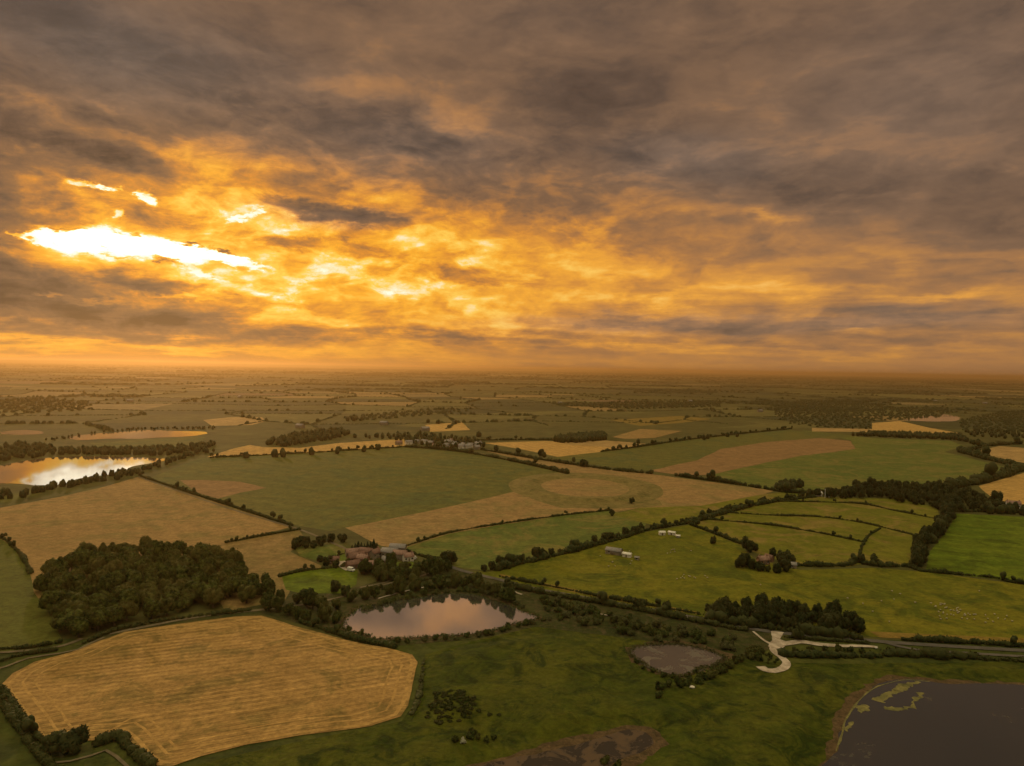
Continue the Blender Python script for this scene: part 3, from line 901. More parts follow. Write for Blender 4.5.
hedge([(482, 450), (520, 456.5), (560, 463), (610, 470), (650, 474)], 3.8, 4.0, 'long straight hedge beyond the earthwork', trees=.02)
hedge([(676, 476), (740, 485), (790, 493), (828, 492)], 3.6, 4.0, 'long hedge right of the earthwork', trees=.03)
hedge([(601, 452), (640, 447), (680, 441), (740, 434), (792, 429)], 2.5, 3, 'distant hedge rising to the right', trees=.05)
hedge([(484, 444), (470, 441), (520, 440), (556, 440)], 2.5, 3, 'short hedge behind the golden field')
hedge([(401, 548), (450, 533), (500, 524.5), (560, 516), (612, 510.5)], 1.4, 1.5, 'thin hedge under the pale brown field')
hedge([(760, 502), (799, 502), (859, 504), (895, 511), (938, 519.5)], 1.5, 1.5, 'uppermost curved hedge across the olive pasture')
hedge([(727, 513), (780, 516), (816, 517), (859, 522.5), (912, 535)], 1.5, 1.5, 'middle curved hedge across the olive pasture')
hedge([(706, 519.5), (767, 525), (800, 530), (823, 534), (861, 542)], 1.5, 1.5, 'lowest curved hedge across the olive pasture')
hedge([(880, 529), (868, 537), (861, 550), (858, 563)], 1.4, 1.5, 'short hedge curving down through the olive pasture')
hedge([(798, 566), (825, 566.5), (847, 566), (858, 562)], 2.6, 2.6, 'dark hedge under the olive pasture left part')
hedge([(862, 564), (885, 567), (907, 567), (922, 572)], 2.6, 2.6, 'dark hedge under the olive pasture right part')
hedge([(924, 572), (960, 575), (995, 578.5), (1024, 584.5), (1120, 592)], 2.0, 2.0, 'low hedge below the vivid green meadow')
hedge([(690, 525), (712, 533), (730, 540), (742, 545)], 2.2, 2.6, 'hedge running down to the small house')
hedge([(1040, 517), (1010, 512), (980, 512), (955, 512)], 2.5, 3, 'hedge above the vivid green meadow')
hedge([(960, 452), (985, 459), (1010, 465), (1040, 470), (1200, 482)], 7, 7, 'thick tree belt bending round the tan field', sub=2, leafn=14)
hedge([(968, 451), (990, 446), (1020, 444)], 6, 6, 'dark tree belt behind the tan field')
hedge([(940, 490), (975, 484), (1000, 478), (1030, 469), (1100, 462)], 8, 8, 'dark tree belt above the golden right field', sub=2, leafn=14)
hedge([(280, 577), (300, 572), (325, 569), (344, 567)], 1.6, 1.8, 'clipped hedge above the bright paddock')
hedge([(326, 560), (338, 556), (352, 552)], 1.2, 1.5, 'small garden hedge by the lawn')
hedge([(405, 551), (420, 556), (440, 561)], 1.6, 2, 'hedge right of the farm')
hedge([(382, 590), (415, 583), (440, 578), (470, 580)], 1.4, 1.6, 'hedge below the farm garden')
hedge([(500, 577), (530, 583), (560, 588.5), (600, 597), (640, 604), (700, 615)], 1.8, 1.7, 'hedge on the pasture side of the road')
hedge([(505, 586), (545, 594), (590, 602), (640, 611), (700, 623), (745, 631)], 2.8, 2.4, 'hedge on the pond side of the road')
hedge([(905, 640.5), (960, 643), (1024, 647), (1120, 653)], 2.4, 2.2, 'hedge between the pasture and the right road')
hedge([(885, 655), (930, 657), (1024, 661.5), (1120, 668)], 4.5, 2.6, 'hedge below the right road')
hedge([(497, 570.5), (505, 568.5), (530, 562.5), (560, 555), (590, 547.5), (614, 541)], 3.4, 3.4, 'dark hedge under the tree row between meadow and pasture', gap=0)
hedge([(614, 541), (650, 530), (690, 523), (720, 515), (750, 507), (780, 501.5), (815, 497.5)], 3.4, 3.2, 'dark hedge under the tree row below the earthwork', gap=0)
hedge([(915, 570), (918, 557), (921, 549), (931, 541), (941, 531), (949, 519), (953, 509)], 4.5, 4, 'undergrowth hedge of the curving tree belt', gap=0)
hedge([(712, 621), (740, 625), (775, 630), (820, 635.5), (862, 640)], 4.2, 4.0, 'undergrowth hedge along the roadside copse', gap=0)
hedge([(785, 637.5), (815, 640), (850, 642.5), (868, 644)], 1.6, 1.4, 'low hedge between road and gravel track')
hedge([(786, 656), (815, 657), (845, 657), (880, 657)], 3.2, 2.2, 'dark hedge below the gravel track', gap=.02)
hedge([(2, 688), (10, 702), (26, 725), (42, 742)], 1.8, 1.6, 'hedge down the left side of the stubble field')
hedge([(96, 746), (118, 739), (130, 750), (152, 770)], 2.2, 2.0, 'thick hedge at the bottom of the stubble field', gap=0, sub=2, leafn=20)
hedge([(0, 700), (14, 722), (34, 750), (60, 775)], 2.0, 1.9, 'bushy hedge in the bottom left corner', gap=.02, sub=2, leafn=20)
hedge([(424, 660), (422, 680), (418, 700), (412, 716)], 1.5, .7, 'patchy rough growth right of the stubble field', gap=.45, mat=FOL_BUSH)
hedge([(395, 648), (360, 641), (330, 632), (300, 622)], 2.2, 1.8, 'hedge along the upper right side of the stubble field')
hedge([(318, 518), (350, 520)], 1, 1, 'faint hedge tuft in the green crop') if False else None

# ------------------------------------------------------------------ woods and trees
WOODPX = [(33, 592), (58, 635), (75, 640), (92, 634), (133, 624), (200, 613), (250, 604), (256, 588), (241, 570), (215, 558), (170, 555), (135, 553), (93, 559), (60, 569)]
wl = 'broadleaf tree packed into the rounded dark wood above the stubble field'
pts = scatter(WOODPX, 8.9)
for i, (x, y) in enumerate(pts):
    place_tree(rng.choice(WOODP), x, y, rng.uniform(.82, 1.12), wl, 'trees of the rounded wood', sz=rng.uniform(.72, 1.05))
print('wood', len(pts))
NB = 300 - len(pts)

def grove(pts, protos, smin, smax, label, group, sz=1.0):
    for (x, y) in pts:
        place_tree(rng.choice(protos), x, y, rng.uniform(smin, smax) * rng.choice((.72, .9, 1, 1.08, 1.2)), label, group, sz=sz * rng.uniform(.8, 1.12))
grove(scatter([(705, 612), (730, 608), (770, 610), (820, 615), (850, 624), (868, 636), (820, 634), (770, 629), (725, 622)], 5.6), DARKP, .62, .9, 'dark tree in the long copse beside the gravel junction', 'trees of the roadside copse')
grove(along([(255, 597), (268, 594), (280, 604), (300, 606), (320, 609), (345, 607)], 5.5, 3), TREEP, .8, 1.1, 'tree on the bank left of the pond', 'trees left of the pond')
grove(along([(262, 608), (290, 616), (312, 622), (335, 624)], 5.5, 2), TREEP, .6, .9, 'tree between the pond and the stubble field', 'trees between pond and stubble')
grove(along([(352, 603), (385, 596), (420, 591), (450, 588), (476, 588.5), (500, 598), (515, 606)], 5.6, 1.2), TREEP, .65, .95, 'tree on the far bank of the pond', 'trees on the far pond bank')
grove(scatter([(362, 572), (385, 567), (412, 574), (440, 570), (452, 572), (450, 578), (400, 582), (370, 582)], 7.5), TREEP, .7, .95, 'tree in front of the farm roofs', 'trees before the farm')
grove(scatter([(420, 563), (452, 562), (456, 568), (430, 571)], 7), DARKP, .75, 1.0, 'dark tree where the road leaves the farm', 'trees at the road bend')
grove(scatter([(290, 547), (302, 543), (328, 541), (330, 546), (312, 549), (296, 550)], 7), DARKP, .6, .75, 'tree in the long rounded copse behind the paddock', 'trees of the left farm copse')
grove(scatter([(328, 541), (345, 538), (354, 541), (345, 544), (332, 544)], 7), DARKP, .65, .8, 'tree in the small square copse behind the farm', 'trees of the right farm copse')
grove([G(*p)[:2] for p in ((320, 562), (326, 566), (331, 563), (336, 568))], DARKP, .5, .7, 'small dark tree at the left end of the farm', 'trees left of the farm')
grove([G(*p)[:2] for p in ((745, 566), (752, 569), (760, 571), (768, 572), (777, 573), (785, 571), (748, 552), (755, 551), (773, 556), (781, 561), (790, 565), (740, 568))], DARKP, .5, .85, 'dark tree around the small pink roofed house', 'trees round the small house')
T1 = [((407, 579), 'round tree in the farm garden'), ((636, 609), 'taller of the pair of trees standing in the roadside hedge'), ((642, 610), 'shorter of the pair of trees standing in the roadside hedge'), ((667, 614), 'lone tree in the roadside hedge right of the pair'),
      ((713, 544), 'lone tree in the hedge running down to the small house'), ((632, 504), 'lone dark tree in the field below the earthwork'), ((612, 516), 'small dark tree at the corner of the green meadow'),
      ((861, 563), 'tree where the olive pasture hedges meet'), ((875, 565), 'round tree in the hedge under the olive pasture'), ((996, 505), 'large round tree beside the white house at the right'),
      ((345, 596), 'tree at the corner of the bright paddock'), ((335, 592), 'tree at the foot of the bright paddock'), ((541, 457), 'lone tree on the edge of the far golden field'), ((583, 467), 'lone tree on the long straight hedge'),
      ((62, 753), 'big rounded tree at the lower left corner of the stubble field'), ((76, 751), 'broad rounded tree beside the bigger one below the stubble field'), ((51, 751), 'leftmost rounded tree below the stubble field'), ((798, 640), 'tree standing in the pale gravel track')]
for (p, lab) in T1:
    q = G(*p)
    big = {(62, 753): .95, (76, 751): .85, (51, 751): .7, (996, 505): 1.4, (541, 457): 1.1, (583, 467): 1.1}.get(p, .65)
    place_tree(DARKP[rng.randrange(5)] if p[1] > 560 or p[0] > 990 else TREEP[rng.randrange(6)], q.x, q.y, big, lab, None, sz=.8 if p[1] > 700 else 1)
grove(along([(484, 572), (500, 568), (530, 561), (560, 553.5), (590, 546), (612, 540)], 5.5, 1.2), TREEP, .5, .72, 'tree in the dark row between the meadow and the pasture', 'trees of the row above the pasture')
grove(along([(915, 569), (918, 556), (920, 548), (930, 540), (940, 530), (948, 518), (952, 508)], 4.8, 2.5), WOODP, .7, .95, 'tree in the curving belt left of the vivid green meadow', 'trees of the curving belt')
# wood band at the right and row above the olive pasture take what is left of the three hundred
band = scatter([(800, 496), (830, 494), (870, 487), (910, 487), (950, 492), (990, 503), (1005, 511), (950, 514), (930, 508), (880, 499), (830, 499)], 8.5)
row = along([(612, 540), (650, 529), (690, 522), (720, 514), (750, 506), (780, 501), (815, 497)], 6.0, 2)
lakeb = along([(-20, 503), (20, 497), (50, 491), (80, 484), (110, 480), (140, 472), (170, 462), (190, 456), (215, 451)], 6, 6) + along([(-20, 500), (20, 494), (60, 487.5), (100, 479.5), (130, 471)], 7, 6)
left = max(0, 300 - COUNT['broadleaf_tree'])
b1 = row
grove(b1, DARKP, .42, .66, 'tree in the dark row rising towards the olive pasture', 'trees of the row below the earthwork')
left -= len(b1)
band.sort(key=lambda p: p[1])
b2 = band
grove(b2, TREEP, .7, 1.0, 'tree in the wood above the olive pasture', 'trees of the wood above the olive pasture')
print('counts', COUNT, 'row', len(row), 'band', len(band))

def far_tree(x, y, s):
    for k in range(2):
        far_blob(x + frn.normal() * s * .8, y + frn.normal() * s * .8, s * 2.6, s * (6.5 + 2 * frn.rand()), 2 if y < 900 else 1)
for (x, y) in row[len(b1):] + band[len(b2):]: far_tree(x, y, 1.05)
for (x, y) in lakeb: far_tree(x, y, .60 + .3 * frn.rand())
def farwood(px, sp, s):
    for (x, y) in scatter(px, sp): far_bit(x, y, s * 4.2, s * frn.uniform(4, 6)) if y > 1500 else far_tree(x, y, s)
farwood([(552, 441), (575, 437), (605, 435), (606, 440), (580, 443), (556, 443)], 8, 1.3)
farwood([(765, 408), (800, 400), (850, 400), (900, 408), (960, 412), (905, 420), (870, 421), (872, 430), (812, 427), (790, 424)], 22, 1.0)
farwood([(960, 420), (1000, 412), (1100, 412), (1100, 444), (1024, 440), (975, 437), (962, 432)], 20, 1.0)
farwood([(850, 436), (900, 438), (955, 440), (972, 444), (960, 436), (875, 433.5)], 10, 1.1)
farwood([(585, 404), (620, 402), (718, 402), (722, 407), (640, 409), (588, 408)], 26, 1.4)
farwood([(-40, 402), (40, 398), (90, 402), (95, 410), (40, 413), (-40, 414)], 24, 1.2)
farwood([(262, 445), (290, 436), (340, 430), (352, 434), (330, 440), (285, 447)], 11, 1.1)
farwood([(352, 438), (420, 434), (470, 440), (490, 447), (440, 450), (412, 446), (395, 440)], 16, 1.0)
farwood([(60, 450), (120, 450), (185, 447), (215, 444), (210, 451), (160, 456), (110, 455), (60, 455)], 9, .9)
farwood([(40, 441), (70, 436), (130, 429), (215, 427), (215, 430), (150, 429.5), (95, 433), (60, 440)], 11, .55)
farwood([(0, 448), (20, 444), (48, 446), (58, 454), (30, 459), (0, 462)], 12, .9)
farwood([(770, 490), (790, 484), (805, 486), (800, 492), (780, 493)], 8, 1.0)
farwood([(340, 418), (400, 412), (470, 411), (400, 418), (350, 422)], 22, 1.2)
farwood([(985, 508), (1020, 510), (1100, 514), (1100, 520), (990, 514)], 9, 1.0)
for p in ((737, 437), (708, 439), (704, 440), (727, 437), (638, 444), (480, 437), (428, 423), (438, 424), (456, 424), (246, 458), (275, 457), (283, 457), (312, 455), (338, 454), (364, 452), (378, 450), (478, 437)):
    q = G(*p); far_tree(q.x, q.y, 1.3)

# bushes (up to three hundred)
def bushes(pts, protos, smin, smax, label, group, sz=1.0):
    for (x, y) in pts: place_bush(rng.choice(protos), x, y, rng.uniform(smin, smax), label, group, sz)
bushes(along([(395, 643), (430, 641), (465, 638), (490, 635), (512, 628), (545, 621), (560, 620)], 4.2, .8), BUSHP, .6, 1.1, 'low bush on the near bank of the pond', 'bushes on the near pond bank')
bushes(along([(362, 611), (395, 601), (430, 594.5), (470, 591.5), (500, 598), (528, 610)], 4.0, 1.0), BUSHP, .7, 1.2, 'bush at the water edge on the far pond bank', 'bushes on the far pond bank')
bushes([G(*p)[:2] for p in ((349, 632), (361, 635))], BUSHD, .9, 1.1, 'round dark bush at the pond left corner', 'two round bushes at the pond corner')
bushes(scatter([(530, 600), (560, 602), (600, 612), (640, 622), (700, 632), (740, 640), (735, 655), (700, 645), (640, 640), (590, 628), (550, 615)], 7.0), BUSHP, .8, 1.5, 'scrub bush between the road and the silty pool', 'scrub bushes between road and pool')
bushes(along([(545, 603), (580, 614), (620, 625), (660, 634), (700, 640)], 4.5, 2), BUSHD, .9, 1.4, 'darker scrub bush in the band above the silty pool', 'dark bushes above the pool')
bushes(along([(652, 700), (668, 692), (690, 688), (700, 681), (722, 672), (745, 660), (762, 650)], 3.6, 1.6), BUSHD, .8, 1.4, 'bush in the row below the silty pool', 'bushes in the row below the pool')
bushes(along([(636, 663), (648, 671), (664, 677), (684, 678), (700, 671)], 3.4, .8), BUSHD, .4, .7, 'small bush at the silty pool edge', 'small bushes at the pool edge')
bushes(scatter([(765, 655), (772, 654), (778, 661), (772, 666), (766, 663)], 2.6), BUSHD, .3, .5, 'dark bush on the island inside the gravel loop', 'bushes inside the gravel loop')
bushes(along([(750, 650), (756, 655), (758, 662)], 2.5, 1), BUSHD, .8, 1.1, 'dark bush left of the gravel loop', 'bushes left of the gravel loop')
bushes([G(*p)[:2] for p in ((811, 652), (825, 653), (838, 651), (850, 653), (795, 653), (862, 653), (843, 655))], BUSHD, .8, 1.3, 'dark bush along the gravel track', 'bushes along the gravel track')
bushes(scatter([(350, 596), (385, 586), (440, 580), (475, 583), (470, 588), (420, 590), (380, 598)], 8), BUSHP, .6, 1.1, 'scrub bush between the lane and the pond', 'scrub bushes above the pond')
bushes(along([(425, 722), (440, 716), (470, 712), (485, 718), (500, 724)], 2.6, 2), [bush_proto(101, 2.2, .7, HEATH), bush_proto(102, 2.0, .6, HEATH)], .3, .8, 'low dark heather clump in the foreground pasture', 'heather clumps in the pasture')
bushes(scatter([(424, 712), (432, 697), (455, 692), (478, 706), (470, 722), (440, 728)], 2.7), [bush_proto(103, 2.2, .7, HEATH), bush_proto(104, 2.0, .6, HEATH)], .3, .8, 'dark heather clump in the big patch of the pasture', 'heather clumps of the dark patch')
bushes([G(*p)[:2] for p in ((470, 741), (478, 741), (455, 744), (494, 741), (472, 737))], BUSHD, .55, .8, 'dark bramble between the two pale bushes', 'brambles between the pale bushes')
bushes([G(*p)[:2] for p in ((344, 566), (349, 563), (360, 568), (366, 567), (369, 562), (378, 563), (383, 562), (358, 554), (371, 553), (394, 564), (402, 566), (386, 569), (364, 573), (380, 571), (410, 566))], BUSHD, .6, 1.2, 'garden bush among the farm buildings', 'bushes among the farm buildings')
bushes(along([(600, 761), (608, 764), (616, 768)], 2.4, .5), BUSHD, .5, .8, 'dark bush by the muddy pool at the bottom edge', 'bushes by the bottom muddy pool')
bp = bush_proto(110, 1.5, 2.0, BLOSSOM, 'flowering_bush', 220, .12)
q = G(463, 745); place_bush(bp, q.x, q.y, .75, 'pale blossoming bush, bigger of the two in the foreground pasture', None)
q = G(487, 743); place_bush(bush_proto(111, 1.4, 1.8, FOL_BUSH, 'flowering_bush'), q.x, q.y, .75, 'duller pale bush right of the blossoming bush', None)
print('counts', COUNT)

# reeds round the pond edges (uncountable)
def reeds(name, ring, label, h=.9, n=1600):
    P = rough_poly(GP(ring), 1.0, 1.2, .12, True, 1.0)
    rn = np.random.RandomState(3); acc = Acc(); C = []
    for _ in range(n):
        p = P[rn.randint(len(P))]
        C.append((p.x + rn.normal() * .8, p.y + rn.normal() * .8, .15 + rn.rand() * h * .6))
    leaves(acc, np.array(C), .30, rn)
    tag(link(name, acc.mesh(name, FOL_BUSH)), label, 'reeds', None, 'stuff')
reeds('reeds', POND4, 'reeds fringing the pond below the farm')
reeds('reeds', POND5, 'reeds fringing the silty pool')

# conifers behind the farm
def conifer_proto(seed, h, r):
    rn = np.random.RandomState(seed); acc = Acc()
    for k in range(9):
        z0 = h * (.10 + .095 * k); rr = r * (1 - k / 9.6)
        n = 11
        V = [(math.cos(a) * rr * rn.uniform(.8, 1.15), math.sin(a) * rr * rn.uniform(.8, 1.15), z0 - h * .02 * rn.rand()) for a in np.arange(n) * 2 * math.pi / n] + [(0, 0, z0 + h * .17)]
        acc.tri(np.array(V), np.array([(i, (i + 1) % n, n) for i in range(n)]))
    C = []
    for _ in range(260):
        k = rn.rand(); a = rn.rand() * 6.28; rr = r * (1 - k) * rn.uniform(.8, 1.1)
        C.append((math.cos(a) * rr, math.sin(a) * rr, h * (.1 + .88 * k)))
    leaves(acc, np.array(C), .25, rn)
    cm = acc.mesh('crown', FOL_CONIFER)
    b = Acc(); tube(b, (0, 0, -.2), (0, 0, h * .9), .22, .05, 7)
    return ('conifer_tree', cm, b.mesh('trunk', BARK))
CON = [conifer_proto(1, 7.5, 2.5), conifer_proto(2, 8.5, 2.7)]
for i in range(9):
    q = G(352 + i * 3.1, 553 - .3 * i)
    place_tree(CON[i % 2], q.x, q.y, rng.uniform(.7, 1.0), 'dark conifer in the row behind the farm roofs', 'conifers behind the farm')

# ------------------------------------------------------------------ buildings
WALLS = [plain_mat('brick_wall', (.20, .11, .075), (.27, .15, .10), 1.5, .9, .2), plain_mat('stone_wall', (.22, .18, .13), (.30, .25, .18), 1.5, .9, .2), plain_mat('whitewash', (.66, .60, .52), (.78, .72, .62), .8, .8, .3)]
def roof_mat(name, c1, c2):
    m, t, bs, out = newmat(name)
    co = t.n('ShaderNodeTexCoord').outputs['Object']
    n = t.noise(co, 1.2, 5, .7).outputs[0]
    w = t.n('ShaderNodeTexWave', wave_type='BANDS', bands_direction='X'); t.link(co, w.inputs[0]); w.inputs['Scale'].default_value = 1.2; w.inputs['Distortion'].default_value = .4
    c = t.mix(t.maprange(n, .35, .65), c1, c2)
    k = t.maprange(w.outputs[1], 0, 1, .82, 1.1)
    cc = t.n('ShaderNodeCombineXYZ')
    for i in range(3): t.link(k, cc.inputs[i])
    t.link(t.mix(1.0, c, cc.outputs[0], 'MULTIPLY'), bs.inputs['Base Color'])
    bs.inputs['Roughness'].default_value = .75
    return m
ROOFR = roof_mat('red_pantile', (.13, .065, .045), (.22, .11, .075))
ROOFP = roof_mat('pink_pantile', (.20, .105, .075), (.32, .19, .145))
ROOFG = roof_mat('grey_slate', (.19, .17, .16), (.28, .26, .25))
ROOFW = roof_mat('pale_sheet_roof', (.68, .64, .56), (.82, .78, .70))
GLASS = plain_mat('window_glass', (.03, .035, .04), (.05, .05, .05), 1, .1, .8)
TIMBER = plain_mat('painted_timber', (.16, .12, .09), (.24, .19, .14), 2, .7, .3)
WHITEP = plain_mat('white_paint', (.72, .70, .66), (.80, .78, .74), 2, .5, .4)
RUBBER = plain_mat('tyre_rubber', (.02, .02, .02), (.03, .03, .03), 2, .9, .1)

def boxm(name, x0, x1, y0, y1, z0, z1, mat):
    V = [(x0, y0, z0), (x1, y0, z0), (x1, y1, z0), (x0, y1, z0), (x0, y0, z1), (x1, y0, z1), (x1, y1, z1), (x0, y1, z1)]
    F = [(0, 3, 2, 1), (4, 5, 6, 7), (0, 1, 5, 4), (1, 2, 6, 5), (2, 3, 7, 6), (3, 0, 4, 7)]
    return mesh_np(name, V, [np.array(F)], mat)

def building(name, px, rz, L, D, h, rh, wall, roof, label, cat, group=None, chimneys=1, windows=3, door=True, world=None, barn=False):
    q = world or G(*px)
    e = bpy.data.objects.new(name, None); COL.objects.link(e)
    e.location = (q[0], q[1], 0.1); e.rotation_euler = (0, 0, rz)
    tag(e, label, cat, group)
    # walls with gables
    V = [(-L/2, -D/2, -.2), (L/2, -D/2, -.2), (L/2, D/2, -.2), (-L/2, D/2, -.2), (-L/2, -D/2, h), (L/2, -D/2, h), (L/2, D/2, h), (-L/2, D/2, h), (-L/2, 0, h + rh), (L/2, 0, h + rh)]
    F4 = [(0, 1, 5, 4), (2, 3, 7, 6), (1, 2, 6, 5), (3, 0, 4, 7)]; F3 = [(5, 6, 9), (7, 4, 8)]
    link('wall', mesh_np('wall', V, [np.array(F4), np.array(F3)], wall), e)
    ov = .35; t = .16; s = rh / (D / 2); zo = .05
    y1 = D / 2 + ov
    V = []; F = []
    for x in (-L/2 - ov, L/2 + ov):
        V += [(x, -y1, h - s * ov + zo), (x, 0, h + rh + zo), (x, y1, h - s * ov + zo), (x, y1, h - s * ov + zo + t), (x, 0, h + rh + zo + t * 1.2), (x, -y1, h - s * ov + zo + t)]
    F = [(0, 1, 7, 6), (1, 2, 8, 7), (2, 3, 9, 8), (3, 4, 10, 9), (4, 5, 11, 10), (5, 0, 6, 11), (0, 5, 4, 1), (1, 4, 3, 2), (6, 7, 10, 11), (7, 8, 9, 10)]
    me = mesh_np('roof', V, [np.array(F)], roof)
    bm = bmesh.new(); bm.from_mesh(me); bmesh.ops.recalc_face_normals(bm, faces=bm.faces); bm.to_mesh(me); bm.free()
    ro = link('roof', me, e)
    for k in range(chimneys):
        x = L/2 - .7 if k == 0 else -L/2 + .7
        link('chimney', boxm('chimney', x - .35, x + .35, -.3, .3, h + rh - .4, h + rh + 1.0, WALLS[0]), ro)
    for sgn in (-1, 1):
        for i in range(windows):
            x = -L/2 + L * (i + .5) / windows
            if sgn == -1 and door and i == windows // 2: continue
            a, b = sorted((sgn * (D/2 + .003), sgn * (D/2 + .06)))
            w = link('window', boxm('window', x - .55, x + .55, a, b, h * .42, h * .42 + 1.1, GLASS), e)
            a2, b2 = sorted((sgn * (D/2 + .004), sgn * (D/2 + .12)))
            link('sill', boxm('sill', x - .65, x + .65, a2, b2, h * .42 - .12, h * .42 - .01, WHITEP), w)
    if door:
        wd = 3.0 if barn else 1.0
        link('door', boxm('door', -wd/2, wd/2, -D/2 - .08, -D/2 - .003, -.1, min(h - .3, 2.1 if not barn else 3.2), TIMBER), e)
    return e

fg = 'buildings of the red roofed farm'
B = [((334, 563), R(8), 7, 4.5, 2.6, 1.8, 0, ROOFR, 'small outlying red roofed building at the left end of the farm', 0),
     ((353, 568), R(35), 9, 5, 2.8, 2.2, 0, ROOFR, 'red roofed farm range nearest the pale yard', 0),
     ((356, 561), R(40), 12, 5.5, 3.2, 2.4, 0, ROOFR, 'long red roofed barn in the middle of the farm', 0),
     ((363, 564), R(-20), 8, 5, 4.2, 2.3, 0, ROOFP, 'pink roofed farmhouse behind the garden trees', 2),
     ((352, 556), R(25), 9, 5, 3.0, 2.2, 1, ROOFP, 'pink roofed barn at the back left of the farm', 0),
     ((366, 556), R(-15), 10, 5.5, 3.4, 2.3, 0, ROOFR, 'red roofed barn at the back of the farm', 0),
     ((375, 558), R(60), 8, 5, 4.0, 2.2, 1, ROOFR, 'red roofed house right of the back barn', 1),
     ((372, 568), R(10), 8, 4.5, 2.8, 2.0, 0, ROOFP, 'low pink roofed shed before the farmhouse', 0),
     ((390, 557), R(-12), 12, 7, 4.0, 2.2, 1, ROOFG, 'grey roofed barn at the right of the farm', 0),
     ((400, 559), R(-12), 10, 6, 3.8, 2.2, 1, ROOFP, 'faded pink roofed barn beside the grey roofed barn', 0),
     ((398, 552), R(-8), 12, 7, 3.8, 2.0, 1, ROOFG, 'large grey roofed shed at the back right of the farm', 0),
     ((408, 561), R(30), 7, 5, 3.4, 2.2, 2, ROOFP, 'pink roofed cottage at the right end of the farm', 1),
     ((388, 565), R(5), 8, 5, 3.6, 2.2, 0, ROOFG, 'grey roofed house half hidden by garden trees', 1)]
for (px, rz, L, D, h, rh, w, rf, lab, ch) in B:
    building('farm_building', px, rz, L * .85, D * .85, h * .9, rh * .9, WALLS[w], rf, lab, 'farm building', fg, ch)
building('livestock_shed', (614, 554), R(-28), 10, 5.5, 2.6, 1.4, WALLS[1], ROOFG, 'grey roofed livestock shed standing alone in the pasture', 'shed', None, 0, 2, True, barn=True)
building('field_shelter', (627, 557), R(-28), 5.5, 3.2, 2.0, .8, WALLS[2], ROOFW, 'white roofed shelter touching the grey shed in the pasture', 'shed', None, 0, 1, True)
building('field_shelter', (637, 560), R(-20), 2.6, 2.0, 1.6, .5, WALLS[1], ROOFG, 'tiny grey hut right of the pasture sheds', 'hut', None, 0, 1, False)
building('field_shelter', (662, 535), R(5), 4.2, 2.8, 2.0, .8, WALLS[2], ROOFW, 'bright white shed under the tree row', 'shed', None, 0, 1, True)
building('field_shelter', (672, 535), R(-35), 5, 2.4, 1.9, .7, WALLS[2], ROOFW, 'narrow white shed set at an angle under the tree row', 'shed', None, 0, 1, True)
building('field_shelter', (678, 538), R(-20), 2.6, 2.0, 1.6, .5, WALLS[1], ROOFW, 'tiny pale hut at the right of the white sheds', 'hut', None, 0, 1, False)
building('cottage', (763, 564), R(12), 6.5, 4.5, 3.0, 2.0, WALLS[0], ROOFP, 'pink roofed house ringed by dark trees', 'house', None, 2, 3)
building('outbuilding', (769, 561), R(-55), 5, 3.5, 2.4, 1.6, WALLS[0], ROOFR, 'red roofed outbuilding behind the pink roofed house', 'outbuilding', None, 0, 2)
building('outbuilding', (793, 568), R(-10), 3.6, 3, 2.2, 1.3, WALLS[1], ROOFG, 'grey outbuilding right of the pink roofed house', 'outbuilding', None, 0, 2)
building('cottage', (1013, 508), R(-12), 11, 6, 4.2, 2.4, WALLS[2], ROOFP, 'white house at the right edge below the golden field', 'house', None, 2, 3)
building('outbuilding', (1003, 509), R(10), 7, 4.5, 2.8, 1.8, WALLS[2], ROOFW, 'pale outbuilding left of the white house', 'outbuilding', None, 0, 2)
building('cottage', (819, 496), R(5), 5, 4, 2.8, 1.6, WALLS[2], ROOFW, 'tiny white house above the olive pasture', 'house', None, 1, 2)
vl = [((455 + rng.uniform(-22, 26)), (447 + rng.uniform(-4.5, 3.0))) for _ in range(16)] + [(400 + 8 * i + rng.uniform(-3, 3), 444 + rng.uniform(-2, 2)) for i in range(5)]
for i, p in enumerate(vl):
    building('village_house', p, R(rng.uniform(-70, 70)), rng.uniform(8, 11), 5.5, 3.8, 2.4, WALLS[rng.choice((0, 1, 1, 2))], rng.choice((ROOFG, ROOFG, ROOFP)), 'small house in the far village beyond the green crop field', 'house', 'houses of the far village', 1, 2)
for i, p in enumerate([(425, 431), (300, 428), (130, 402), (560, 404), (690, 402), (935, 402), (985, 404), (760, 412), (240, 398), (384, 425)]):
    building('farmhouse', p, R(rng.uniform(-40, 40)), 16, 9, 5, 3, WALLS[1], ROOFG, 'far off pale farm building on the hazy plain', 'farm building', 'far farm buildings', 0, 1, False)

